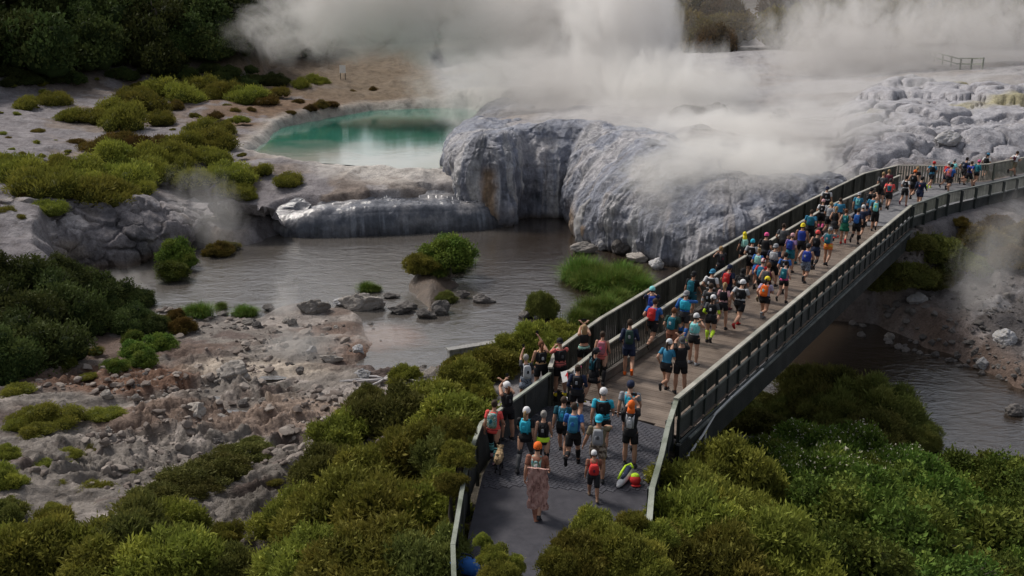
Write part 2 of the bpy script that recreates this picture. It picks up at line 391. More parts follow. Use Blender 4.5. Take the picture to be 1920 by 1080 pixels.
def build_ground():
    r = np.concatenate([np.geomspace(3, 18, 40, endpoint=False), np.geomspace(18, 58, 330, endpoint=False), np.arange(58, 88, .12),
                        np.geomspace(88, 260, 230, endpoint=False), np.geomspace(260, 1800, 40)])
    a = np.radians(np.concatenate([np.arange(-180, -34, 4.0), np.arange(-34, 34.01, .095), np.arange(38, 181, 4.0)]))
    RR, AA = np.meshgrid(r, a, indexing='ij'); X = RR * np.sin(AA); Y = RR * np.cos(AA)
    x, y = X.ravel(), Y.ravel(); z = land(x, y)
    sr = sdpoly(RIVER, x, y); sp = sdpoly(POOL, x, y); sm = sdpoly(MOUND, x, y); sd = sdpoly(TERR, x, y); rad = np.hypot(x, y)
    n = fbm(x * .18, y * .24, None, 5, 20); nb = fbm(x * .5, y * .7, None, 5, 21); nc = fbm(x * .07, y * .09, None, 4, 22)
    def C(*q): return np.array(q, float)
    col = np.tile(C(.205, .19, .20), (len(x), 1))                       # grey sinter soil
    def over(m, c):
        nonlocal col
        m = np.clip(m, 0, 1)[:, None]; col = col * (1 - m) + C(*c) * m
    # far left flats: ochre soil patches and pale crust
    over(sst(.50, .64, n), (.20, .165, .145)); over(sst(.60, .70, nb) * .8, (.26, .245, .255))
    q = at(660, 175, 0); over(sst(30, 10, np.hypot(x - q[0], (y - q[1]) * 1.0)) * sst(.38, .55, nb + .1), (.165, .115, .08))
    q = at(560, 205, 0); over(sst(16, 6, np.hypot(x - q[0], y - q[1])) * sst(.35, .5, nb + .08), (.16, .105, .07))
    q = at(780, 160, 0); over(sst(26, 8, np.hypot(x - q[0], (y - q[1]) * .9)), (.175, .135, .095))
    # near left bank: warm broken rock, brown mud and sandy patches
    nl = (1 - sst(50, 60, rad)) * sst(1, -2, x)
    over(nl, (.200, .178, .160)); over(nl * sst(.52, .62, n), (.15, .105, .085)); over(nl * sst(.59, .68, nb), (.34, .30, .275)); over(nl * sst(.40, .30, nb), (.12, .09, .08))
    for (u, v, s, c, w) in [(250, 715, 2.6, (.15, .075, .045), 1.6), (1040 - 520, 790, 2.2, (.30, .225, .18), 2.4), (610, 770, 1.6, (.29, .22, .175), 2.0), (560, 815, 1.4, (.29, .22, .18), 2), (720, 640, 2.6, (.17, .10, .07), 1.5), (190, 735, 2.2, (.16, .09, .06), 2),
                         (480, 690, 2.0, (.42, .36, .30), 2), (330, 800, 2.4, (.20, .145, .115), 2)]:
        q = at(u, v, -4.5); over(sst(s, s * .4, np.hypot((x - q[0]) / w, y - q[1]) + 1.4 * (nb - .5)), c)
    # plateau, mound, right bank, soils under trees
    over(sst(0, -3, sd), (.30, .29, .30)); over(sst(0, -3, sd) * sst(.5, .66, n) * .7, (.22, .185, .165)); over(sst(0, -3, sd) * sst(.58, .7, nb) * .6, (.27, .26, .29))
    over(sst(.5, -1.5, sm), (.35, .345, .375)); over(sst(.5, -2.5, sm) * sst(.60, .70, nc + .2 * (nb - .5)), (.33, .30, .18))
    rb = sst(3, -2, sdpoly(np.array([(14, 36), (60, 36), (60, 66), (40, 66), (31, 60.5), (21.5, 51.5)]), x, y)) * sst(0, 2, x)
    over(rb, (.125, .115, .115)); over(rb * sst(.55, .66, nb), (.26, .25, .255)); over(rb * sst(3.2, .6, sr) * .85, (.15, .10, .075))
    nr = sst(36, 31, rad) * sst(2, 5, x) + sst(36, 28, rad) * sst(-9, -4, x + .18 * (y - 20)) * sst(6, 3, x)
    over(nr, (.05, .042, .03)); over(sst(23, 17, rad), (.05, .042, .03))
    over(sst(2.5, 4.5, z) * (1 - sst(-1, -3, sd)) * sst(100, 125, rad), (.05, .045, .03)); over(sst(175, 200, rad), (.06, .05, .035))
    over(sst(.6, -.2, sr), (.10, .07, .05)); over(sst(.5, -1.0, sp), (.10, .30, .25))
    rim = sst(2.2, .2, np.abs(sp)); over(rim * .75, (.40, .37, .34)); over(sst(5, 1, sp) * sst(-19, -12, x) * sst(92, 84, y) * .9, (.50, .47, .44))
    wet = np.clip(sst(.9, .0, sr) * .8 + sst(0, -4, sd) * (.55 + .5 * (n - .5)) + sst(1.0, .1, sp) * .7 + nl * .12, 0, 1)
    me = npmesh('ground', np.stack([x, y, z], 1), gridF(*X.shape), True, {'col': col, 'wet': wet})
    o = link('ground', me, MAT['ground']); tag(o, 'grey and brown geothermal ground of sinter, broken rock and bare soil', kind='structure')
    return o

# ------------------------------------------------------------------ swept rock fronts (sinter terrace, wet shelf, rock bluff)
def catmull(P, n):
    P = np.asarray(P, float); P = np.vstack([2 * P[0] - P[1], P, 2 * P[-1] - P[-2]]); out = []
    L = np.hypot(*(P[2:-1, :2] - P[1:-2, :2]).T); cum = np.concatenate([[0], np.cumsum(L)]); T = np.linspace(0, cum[-1] - 1e-6, n)
    for t in T:
        i = np.searchsorted(cum, t, 'right') - 1; f = (t - cum[i]) / L[i]; a, b, c, d = P[i:i + 4]
        q = .5 * (2 * b + (c - a) * f + (2 * a - 5 * b + 4 * c - d) * f * f + (3 * b - a - 3 * c + d) * f**3)
        lin = b + (c - b) * f; out.append(.55 * q + .45 * lin)
    return np.array(out), T

def sweep(name, base, ztop, width, back, nu, nv, disp, side=1, expo=(.5, .5), seed=0, drip=1.0, slope=0.0, zfun=None, blocky=0.0, knob=0.0, smooth=25, overhang=0.0, glmax=.5):
    B, T = catmull(base, nu)
    t = np.gradient(B[:, :2], axis=0)
    k = np.ones(smooth) / smooth
    for j in (0, 1): t[:, j] = np.convolve(np.pad(t[:, j], smooth // 2, 'edge'), k, 'valid')[:nu]
    t /= np.hypot(t[:, 0], t[:, 1])[:, None]; nrm = np.stack([-t[:, 1], t[:, 0]], 1) * side
    back = np.full(nu, float(back)) if np.isscalar(back) else np.interp(np.linspace(0, 1, nu), np.linspace(0, 1, len(back)), back)
    if np.isscalar(width): width = np.full(nu, float(width))
    else: width = np.interp(np.linspace(0, 1, nu), np.linspace(0, 1, len(width)), width)
    nf = int(nv * .62); a = np.linspace(0, 1, nf); th = a * math.pi / 2
    px = 1 - np.cos(th) ** (2 * expo[0]); pz = np.sin(th) ** (2 * expo[1])
    pb = np.linspace(0, 1, nv - nf + 1)[1:]
    X = np.zeros((nu, nv)); Y = X.copy(); Z = X.copy()
    ct = B[:, :2] + nrm * width[:, None]
    zt = zfun(ct[:, 0], ct[:, 1]) if zfun else np.full(nu, ztop)
    zt = np.maximum(zt, B[:, 2] + .25)
    off = np.concatenate([px[None, :] * width[:, None], width[:, None] + pb[None, :] * back[:, None]], 1)
    off[:, :nf] -= overhang * np.sin(np.pi * np.clip(a * 1.6, 0, 1))[None, :] * ((zt - B[:, 2]) / 6)[:, None]
    X = B[:, 0:1] + nrm[:, 0:1] * off; Y = B[:, 1:2] + nrm[:, 1:2] * off
    gl = land(X[:, nf:].ravel(), Y[:, nf:].ravel()).reshape(X[:, nf:].shape) - .10 - .6 * sst(.7, 1, pb)[None, :]
    gl = np.maximum(gl, (zt - glmax)[:, None] + slope * (pb[None, :] * back[:, None]) - 1.2 * sst(.8, 1, pb)[None, :])
    kk = sst(.0, .8, pb)[None, :]
    Z = np.concatenate([B[:, 2:3] + pz[None, :] * (zt - B[:, 2])[:, None], (zt[:, None] + slope * pb[None, :] * back[:, None]) * (1 - kk) + gl * kk], 1)
    # surface normals of the undisplaced sweep
    P = np.stack([X, Y, Z], -1); du = np.gradient(P, axis=0); dv = np.gradient(P, axis=1); nn = np.cross(du, dv); nn /= np.linalg.norm(nn, axis=2)[..., None] + 1e-9
    if nn[:, -5:, 2].mean() < 0: nn = -nn
    U = np.broadcast_to(T[:, None], X.shape); steep = 1 - np.clip(nn[..., 2], 0, 1)
    d = 2.3 * (fbm(X * .20, Y * .22, Z * .22 + 9, 4, seed) - .5) + .8 * (fbm(X * .8, Y * .8, Z * .6 + 9, 5, seed + 1) - .5)
    dr = ridge(U * .75 + .8 * fbm(X * .5, Y * .5, None, 2, seed + 9), Z * .13 + 7.3, None, 4, seed + 2)
    d = d + drip * steep * (1.25 * (dr - .45) + .5 * (ridge(U * 2.6, Z * .22 + 3, None, 3, seed + 3) - .4))
    if knob:
        k1, k2, kv = cells(U * .8 + .5 * fbm(X, Y, Z, 3, seed + 14), (Z + off * .7) * .9 + .5 * fbm(Z, X, Y, 3, seed + 15), seed + 16)
        d = d + knob * ((1 - np.clip(k1 * 1.2, 0, 1) ** 2) - .6) * (.4 + .9 * kv)
    if blocky:
        c1, c2, cv = cells(U * .55 + fbm(X, Y, Z, 3, seed + 4), Z * .75 + off * .5 + fbm(Z, X, Y, 3, seed + 5), seed + 6)
        d = d + blocky * ((cv - .4) * sst(0, .2, c2 - c1) - .6 * (1 - sst(0, .16, c2 - c1)))
    d = d * disp * sst(1.0, .86, np.concatenate([np.zeros(nf), pb]))[None, :]
    P = P + nn * d[..., None]
    info = dict(U=U, V=np.broadcast_to(np.concatenate([a, 1 + pb])[None, :], X.shape), steep=steep, dr=dr, P=P, B=B, T=T)
    return P, info

def make_terrace():
    P, I = sweep('sinter_terrace', TB, 0, [2.2, 2.0, 2.0, 2.0, 2.2, 2.4, 2.2, 2.0, 1.8, 2.2, 3.6, 5.0, 6.5, 7.5, 6.0, 3.5, 1.8], [5, 5, 5, 5, 5, 5, 5, 5, 5, 5, 5, 4, 3, 1.5], 1100, 190, .82, side=1, expo=(.62, .48), seed=200, drip=.62, zfun=lambda x, y: np.clip(PLAT(x, y), -1, 7) + .1, smooth=141, overhang=.5, knob=.16, blocky=.11)
    U, V = I['U'], I['V']; X, Y, Z = P[..., 0], P[..., 1], P[..., 2]
    n = fbm(X * .45, Y * .45, Z * .3, 5, 230); n2 = fbm(U * 1.3, Z * .09, None, 5, 231); n3 = fbm(X * 2, Y * 2, Z * 1.2, 4, 232)
    col = np.empty(P.shape); col[:] = (.29, .31, .375)
    def ov(m, c):
        nonlocal col
        m = np.clip(m, 0, 1)[..., None]; col = col * (1 - m) + np.array(c) * m
    ov(sst(.50, .64, n), (.45, .44, .46)); ov(sst(.47, .36, n), (.165, .175, .21)); ov(sst(.44, .30, I['dr']) * I['steep'] * .7, (.15, .16, .195))
    ov(sst(.58, .70, n2) * I['steep'] * .8, (.22, .23, .27)); ov(sst(.62, .75, n3) * .5, (.56, .55, .56)); ov(sst(.38, .28, n2) * I['steep'] * .8, (.54, .53, .54)); n4 = fbm(U * 1.1 + 40, Z * .10, None, 4, 236); ov(sst(.64, .72, n4) * I['steep'] * sst(-30, 8, X) * .75, (.27, .19, .10)); ov(sst(.36, .29, n4) * I['steep'] * .7, (.60, .585, .56))
    # ochre stains where water runs down
    for (u, v, w, z0) in [(1078, 330, .35, 1), (1092, 300, .3, 1), (1160, 370, .4, -.5), (915, 330, .9, -1), (925, 400, .6, -3), (1065, 395, .9, -3.4), (1030, 400, .5, -4), (1135, 420, 1.2, -2), (1215, 488, .8, -4)]:
        q = at(u, v, z0); m = sst(w, w * .3, np.hypot(X - q[0], (Y - q[1]) * .25) + .5 * (n3 - .5)) * sst(z0 + .8, z0 - .2, Z)
        ov(m * .85, (.30, .185, .085))
    ov(sst(-4.3, -5.1, Z + .6 * (n - .5)), (.10, .08, .065))
    wet = np.clip(.45 + .6 * (n - .5) + .3 * (1 - I['steep']), 0, 1)
    me = npmesh('sinter_terrace', P.reshape(-1, 3), gridF(*P.shape[:2]), True, {'col': col.reshape(-1, 3), 'wet': wet.ravel()})
    o = link('sinter_terrace', me, MAT['sinter']); tag(o, 'blue grey dripping silica terrace front above the dark river cove', 'terrace', kind='structure')

    # the low wet shelf with its film of running water
    base = [at(u, v, z) for u, v, z in [(545, 372, -2.9), (515, 395, -3.6), (512, 425, -4.5), (535, 444, -5.0), (575, 451, -5.2), (620, 452, -5.25), (700, 449, -5.25), (780, 445, -5.25), (850, 441, -5.25), (915, 436, -5.25), (968, 424, -5.2)]]
    P, I = sweep('wet_shelf', base, -3, [1.6, 1.6, 1.4, 1.3, 1.1, .9, .9, .9, 1.0, 1.3, 1.6], [1.2, 1.2, 1.5, 3, 6, 8, 8, 8, 8, 7, 5], 700, 150, .34, side=1, expo=(.6, .5), seed=300, drip=.55, slope=.17,
                 zfun=lambda x, y: -3.15 + .35 * (vn(x * .4, y * .2, None, 33) - .5) - .5 * sst(-14, -18, x), smooth=61, overhang=.25)
    X, Y, Z = P[..., 0], P[..., 1], P[..., 2]; V = I['V']
    s = fbm(X * .10, Y * .55, None, 4, 310) * 5; P[..., 2] += np.where(V > 1, .16 * (sst(.55, 1, s % 1) - .5), 0)
    n = fbm(X * .5, Y * .5, Z * .4, 5, 330); n2 = fbm(I['U'] * 1.6, Z * .12, None, 5, 331)
    col = np.empty(P.shape); col[:] = (.055, .063, .08); ov(sst(.56, .70, n2) * I['steep'], (.20, .22, .26)); ov(sst(.48, .36, n2) * I['steep'], (.09, .10, .125))
    ov(sst(.55, .2, I['steep']) * .8, (.16, .165, .185)); ov((1 - I['steep']) * sst(.5, .64, n), (.30, .29, .29)); ov(sst(-15.5, -19, X) * .7, (.44, .41, .40)); ov(sst(-4.4, -5.1, Z) * .7, (.06, .06, .065))
    wet = np.clip(.95 + .5 * (n - .5), 0, 1)
    me = npmesh('wet_shelf', P.reshape(-1, 3), gridF(*P.shape[:2]), True, {'col': col.reshape(-1, 3), 'wet': wet.ravel()})
    o = link('wet_shelf', me, MAT['shelf']); tag(o, 'low wet blue grey rock shelf with water running over its rim', 'rock shelf', kind='structure')

    # pool outflow apron: pale cream crust sloping from the pool to the shelf
    # bluff of grey rock on the left bank
    base = [at(u, v, z) for u, v, z in [(-260, 520, -4.8), (-120, 540, -4.9), (0, 540, -5), (90, 528, -5.2), (190, 512, -5.3), (262, 502, -5.3), (318, 486, -5.3), (362, 466, -5.0), (388, 440, -4.4), (400, 410, -3.4), (395, 385, -2.4)]]
    P, I = sweep('rock_bluff', base, -1, [2.5, 2.5, 2.5, 2.4, 2.2, 2.2, 2.4, 2.6, 2.4, 2.0, 1.5], 3.5, 620, 130, .85, side=1, expo=(.6, .5), seed=400, drip=.25, blocky=.45,
                 zfun=lambda x, y: np.clip(LOW(x, y), -3.2, .5) + .25, smooth=31, overhang=1.2)
    X, Y, Z = P[..., 0], P[..., 1], P[..., 2]; n = fbm(X * .5, Y * .5, Z * .5, 5, 430); n2 = fbm(X * .25, Y * .25, Z * .35, 4, 431)
    col = np.empty(P.shape); col[:] = (.21, .195, .205); ov(sst(.52, .66, n), (.33, .31, .32)); ov(sst(.46, .32, n), (.105, .10, .11)); ov(sst(.55, .66, n2) * .8, (.25, .215, .19))
    ov(sst(-4.2, -4.9, Z + .5 * (n - .5)) * .6, (.22, .15, .10)); wet = np.clip(.1 + 0 * n, 0, 1)
    me = npmesh('rock_bluff', P.reshape(-1, 3), gridF(*P.shape[:2]), True, {'col': col.reshape(-1, 3), 'wet': wet.ravel()})
    o = link('rock_bluff', me, MAT['ground']); tag(o, 'rounded grey rock bluff overhanging the river on the left bank', 'rock bluff', kind='structure')

def sinter_mat(name, rough0, drk=1.0, bump=.8):
    t = NT(name); p = t.pos(); c = t.attr('col'); wv = t.attr('wet')
    pz = t.mapping(p, (1.3, 1.3, .5)); n1 = t.noise(1.4, 8, pz, .62, .4); n2 = t.noise(5.5, 7, p, .68); n3 = t.noise(18, 4, p, .6)
    k = t.ramp(n1, [(.30, (.48, .50, .54)), (.50, (.95, .95, .96)), (.70, (1.32, 1.30, 1.29))])
    k2 = t.ramp(n2, [(.34, (.66, .66, .68)), (.55, (1, 1, 1)), (.74, (1.2, 1.2, 1.2))])
    c = t.mix(1, c, k, 'MULTIPLY'); c = t.mix(.85, c, k2, 'MULTIPLY')
    h = t.math('ADD', t.math('ADD', t.math('MULTIPLY', n1, 1.3), t.math('MULTIPLY', n2, .7)), t.math('MULTIPLY', n3, .18))
    rr = t.math('ADD', t.math('SUBTRACT', rough0, t.math('MULTIPLY', wv, .3)), t.math('MULTIPLY', t.math('SUBTRACT', n2, .5), .5), clamp=True)
    t.P(Base_Color=c, Roughness=rr, Normal=t.bump(h, bump, .28), Specular_IOR_Level=.5)
    return t.m

def water_mat(name, col, scale, strength, rough, stretch, big=.5, rot=0.0, spec=.5, tint=None, ior=1.62):
    t = NT(name); p = t.pos(); m = t.mapping(p, stretch, (0, 0, rot))
    n1 = t.noise(scale, 5, m, .6, 1.2); n2 = t.noise(scale * .28, 4, m, .5, .8); n3 = t.noise(.06, 3, p)
    patch = t.ramp(n3, [(.35, (.35, .35, .35)), (.65, (1, 1, 1))])
    h = t.math('MULTIPLY', t.math('ADD', n1, t.math('MULTIPLY', n2, 2.2)), patch)
    c = t.mix(t.noise(.12, 4, p), tuple(q * .75 for q in col), tuple(q * 1.25 for q in col))
    if tint: c = tint(t, p, c)
    t.P(Base_Color=c, Roughness=rough, IOR=ior, Specular_IOR_Level=spec, Normal=t.bump(h, strength, .12))
    return t.m

def sheet(name, pts, z, mat, label, edge=6):
    me = bpy.data.meshes.new(name); me.from_pydata([(x, y, z) for x, y in pts], [], [tuple(range(len(pts)))]); me.update()
    o = link(name, me, mat); return tag(o, label, kind='structure')

MAT = {}
MAT['ground'] = ground_mat()
MAT['sinter'] = sinter_mat('sinter', .78, bump=1.0)
MAT['shelf'] = sinter_mat('wet_sinter', .42, bump=.22)
def river_tint(t, p, c):
    # brown silt shallows
    q = at(720, 632, WZ); v = t.n('ShaderNodeVectorMath', operation='DISTANCE'); t.set(v, 0, p); v.inputs[1].default_value = q
    d = t.math('ADD', v.outputs['Value'], t.math('MULTIPLY', t.noise(.8, 4, p), 2.2))
    sx = t.n('ShaderNodeSeparateXYZ'); t.set(sx, 0, p); silt = t.math('ADD', t.math('SUBTRACT', t.math('MULTIPLY', sx.outputs[0], -.13), .15), t.math('MULTIPLY', t.noise(.25, 4, p), 1.0), clamp=True)  # paler to the left: silt, with reflected sky put into its colour
    c = t.mix(silt, c, (.092, .083, .075))
    return t.mix(t.ramp(t.math('DIVIDE', d, 8), [(.30, (1, 1, 1)), (.46, (0, 0, 0))]), c, (.13, .075, .05))
MAT['river'] = water_mat('river_water', (.03, .022, .016), 2.0, .32, .04, (1, 1.8, 1), rot=.5, spec=.5, ior=2.4, tint=river_tint)
def pool_tint(t, p, c):  # near half paled: milky shallows plus bright reflection put into the colour
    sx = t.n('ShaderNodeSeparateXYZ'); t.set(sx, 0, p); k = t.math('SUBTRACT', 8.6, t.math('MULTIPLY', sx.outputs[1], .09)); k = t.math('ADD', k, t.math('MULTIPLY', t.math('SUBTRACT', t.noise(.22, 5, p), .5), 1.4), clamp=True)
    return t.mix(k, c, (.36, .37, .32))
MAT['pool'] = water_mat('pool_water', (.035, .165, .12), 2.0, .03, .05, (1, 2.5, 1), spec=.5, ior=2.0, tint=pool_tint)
build_ground()
make_terrace()
sheet('river_water', [(-120, 20), (90, 20), (90, 95), (-120, 95)], WZ, MAT['river'], 'shallow river sliding past the terrace, pale with reflected sky')
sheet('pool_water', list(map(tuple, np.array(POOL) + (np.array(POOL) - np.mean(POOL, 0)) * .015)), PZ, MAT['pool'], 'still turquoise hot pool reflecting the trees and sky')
# ------------------------------------------------------------------ footbridge, paved paths, fences
def wood_mat(name, c0, c1, stain, rough=.75, gscale=(6, 6, 6)):
    t = NT(name); p = t.pos(); rn = t.attr('rnd', 'Fac')
    n1 = t.noise(1.2, 5, p, .6); n2 = t.noise(14, 5, t.mapping(p, gscale), .65)
    c = t.mix(rn, c0, c1); c = t.mix(t.ramp(n1, [(.42, (0, 0, 0)), (.66, (1, 1, 1))]), c, stain)
    c = t.mix(.7, c, t.ramp(n2, [(.3, (.62, .62, .62)), (.6, (1.1, 1.1, 1.1))]), 'MULTIPLY')
    t.P(Base_Color=c, Roughness=t.math('SUBTRACT', rough, t.math('MULTIPLY', n1, .15)), Normal=t.bump(n2, .4, .02), Specular_IOR_Level=.3)
    return t.m
MAT['deck'] = wood_mat('deck_timber', (.160, .124, .098), (.238, .190, .153), (.115, .088, .07), .62)
MAT['rail'] = wood_mat('weathered_rail_timber', (.36, .345, .30), (.46, .44, .385), (.25, .25, .21))
MAT['oldrail'] = wood_mat('chalky_rail', (.24, .26, .22), (.34, .36, .31), (.13, .15, .11))
MAT['slat'] = wood_mat('dark_fence_timber', (.028, .031, .026), (.095, .098, .082), (.026, .028, .023))
MAT['slatfar'] = wood_mat('grey_green_fence_timber', (.16, .17, .14), (.27, .275, .23), (.12, .13, .10))
MAT['panel'] = wood_mat('dark_panel_boards', (.026, .03, .03), (.05, .056, .055), (.075, .08, .08))
MAT['post'] = wood_mat('painted_posts', (.026, .034, .031), (.06, .072, .068), (.045, .05, .05))
MAT['midrail'] = wood_mat('grey_mid_rail', (.13, .145, .138), (.22, .235, .225), (.08, .09, .085))
MAT['girder'] = wood_mat('girder_paint', (.012, .015, .016), (.02, .025, .026), (.032, .036, .036))
MAT['kerb'] = wood_mat('kerb_timber', (.12, .105, .092), (.19, .17, .15), (.08, .07, .06))
def paver_mat():
    t = NT('slate_pavers'); p = t.pos(); rn = t.attr('rnd', 'Fac'); n = t.noise(2.0, 5, p); n2 = t.noise(40, 3, p)
    c = t.mix(rn, (.050, .051, .064), (.085, .086, .100)); c = t.mix(t.ramp(n, [(.4, (0, 0, 0)), (.7, (1, 1, 1))]), c, (.06, .058, .068))
    t.P(Base_Color=c, Roughness=t.math('ADD', .6, t.math('MULTIPLY', n, .25)), Normal=t.bump(n2, .3, .01), Specular_IOR_Level=.22); return t.m
MAT['paver'] = paver_mat()
def asphalt_mat(name, a, b):
    t = NT(name); p = t.pos(); n = t.noise(.9, 6, p, .6); n2 = t.noise(90, 3, p, .7)
    c = t.mix(n, a, b); c = t.mix(.8, c, t.ramp(t.noise(2.6, 7, p, .7), [(.40, (.72, .72, .74)), (.52, (1, 1, 1)), (.66, (1.3, 1.27, 1.22))]), 'MULTIPLY'); c = t.mix(.4, c, t.ramp(n2, [(.3, (.7, .7, .7)), (.7, (1.25, 1.25, 1.25))]), 'MULTIPLY')
    t.P(Base_Color=c, Roughness=t.math('ADD', .55, t.math('MULTIPLY', n, .3)), Normal=t.bump(n2, .5, .01), Specular_IOR_Level=.25); return t.m
MAT['asphalt'] = asphalt_mat('dark_asphalt', (.040, .040, .050), (.062, .061, .072))
MAT['asphaltfar'] = asphalt_mat('pale_asphalt', (.14, .14, .15), (.20, .20, .21))

def path_at(P, d):
    P = np.asarray(P, float)[:, :2]; L = np.hypot(*np.diff(P, axis=0).T); c = np.concatenate([[0], np.cumsum(L)])
    d = min(max(d, 0), c[-1] - 1e-6); i = int(np.searchsorted(c, d, 'right') - 1); t = (P[i + 1] - P[i]) / L[i]
    return P[i] + t * (d - c[i]), t
def plen(P):
    P = np.asarray(P, float)[:, :2]; return float(np.hypot(*np.diff(P, axis=0).T).sum())

# the bridge itself: planks lie across, kerbs and girders run along
S0, S1, TL, TR = 25.2, 53.9, -15.12, -9.86
bridge = empty('footbridge', br(S0, -12.5, 0), 0, 'long timber footbridge of grey planks carrying the runners over the river', 'footbridge')
def bp(mb, name, mat, parent=None):
    o = mb.build(name, mat, parent or bridge); 
    if (parent or bridge) is bridge: o.matrix_parent_inverse = Matrix.Translation((-bridge.location.x, -bridge.location.y, 0))
    return o
m = MB(); s = S0 - 2.2
def near_end(t): return 27.55 - .24 * (t + 9.9) - 2.55     # skewed line where the boards meet the pavers
k = 0
while s < S1 + 1.6:
    tl, tr = TL, TR
    if s < near_end(TR): tr = TR
    if s > S0 + 1.9 or True:
        lim = (s - 25.05) / -.24 - 9.9 if s < 27 else TL
        tl2 = max(TL, min(lim, TR - .3)) if s < 26.35 else TL
        if s >= 24.95:
            a, b = br(s, tl2), br(s, tr); cz = -.04 + rng.normal(0, .0022)
            m.beam((*a[:2], cz), (*b[:2], cz), .136, .04, up=(0, 0, 1))
    s += .142
bp(m, 'deck', MAT['deck'])
m = MB()
for dz, t in ((.09, -13.62), (.09, -13.95)): m.beam(br(27.2, t, dz), br(53.4, t, dz), .20, .16)
for t in (-13.62,): m.beam(br(27.4, t + .03, .235), br(53.4, t + .03, .235), .13, .11)
m.beam(br(26.4, -14.92, .07), br(53.4, -14.92, .07), .16, .14)
bp(m, 'kerb', MAT['kerb'])
m = MB(); m.beam(br(S0 - .6, TR + .02, -.58), br(S1 + 2, TR + .02, -.58), .14, .82); bp(m, 'girder', MAT['girder'])
m = MB(); m.beam(br(S0 + .8, TL - .02, -.52), br(S1 + 1, TL - .02, -.52), .14, .8); bp(m, 'girder', MAT['girder'])
m = MB(); m.beam(br(S0, TR + .12, -.16), br(S1 + 1.6, TR + .12, -.16), .07, .06); bp(m, 'pipe', MAT['midrail'])
for sq in (26.6,):
    m = MB()
    for t in (-14.6, -10.3):
        p = br(sq, t); m.tube([(p[0], p[1], -6.2), (p[0], p[1], -.3)], .16, 12)
    m.beam(br(sq, TL + .1, -.75), br(sq, TR - .1, -.75), .26, .3); bp(m, 'pier', MAT['girder'])

# near path: plain asphalt, then herringbone pavers up to the boards
sheet('asphalt_path', list(map(tuple, PATHPOLY)), -.012, MAT['asphalt'], 'dark smooth asphalt path leading up to the bridge').name = 'path'
def herringbone():
    m = MB(); W, L = .10, .20; x0 = Vector((1.9, 26.0)); ang = R(58); c, s_ = math.cos(ang), math.sin(ang)
    pts = []
    for i in range(-45, 46):
        for j in range(-24, 25):
            bx, by = i * W + j * 0, i * W + j * L * 2
            for (ox, oy, dx, dy) in ((0, 0, L, W), (0, W, W, L)):
                for sgn in (0,):
                    pts.append((i * W + ox + (j * 4) * W, -i * W * -1 + oy + 0, dx, dy))
    done = set()
    for a in range(-80, 81):
        for b in range(-30, 31):
            # lattice of the herringbone pattern: (1,1)*W steps and (4,0)... horizontal and vertical bricks
            X, Y = a * W + b * 2 * W, a * W - b * 2 * W
            for (ox, oy, dx, dy) in ((0, 0, L, W), (-W, 0, W, L)):
                u, v = X + ox + dx / 2, Y + oy + dy / 2
                px, py = x0.x + u * c - v * s_, x0.y + u * s_ + v * c
                if (round(px, 2), round(py, 2)) in done: continue
                yield px, py, dx, dy, ang
def pavers():
    m = MB(); L = []
    for px, py, dx, dy, ang in herringbone(): L.append((px, py, dx, dy, ang))
    L = np.array(L); d = sdpoly(PATHPOLY, L[:, 0], L[:, 1]); ok = (d < -.10) & (L[:, 1] > 22.9 + .5 * vn(L[:, 0] * 1.5, L[:, 1] * 1.5))
    sb = L[:, 0] * D2[0] + L[:, 1] * D2[1]; tb = L[:, 0] * N2[0] + L[:, 1] * N2[1]
    lim = np.where(tb < -13.2, 26.2, 24.93 - 0.24 * 0 + np.clip(-(tb + 9.9) * .24 * 0, 0, 1))
    ok &= sb < np.maximum(24.75, np.minimum(26.2, 24.9 - .33 * (tb + 10.6)))
    for px, py, dx, dy, ang in L[ok]:
        m.box((px, py, -.02 + rng.normal(0, .0012)), (dx - .010, dy - .010, .045), (math.cos(ang), math.sin(ang)), taper=.97)
    o = m.build('pavement', MAT['paver']); tag(o, 'slate coloured herringbone pavers before the bridge boards', kind='structure')
pavers()
sheet('path', list(map(tuple, FARPATH)), .004, MAT['asphaltfar'], 'grey asphalt path turning right beyond the bridge')

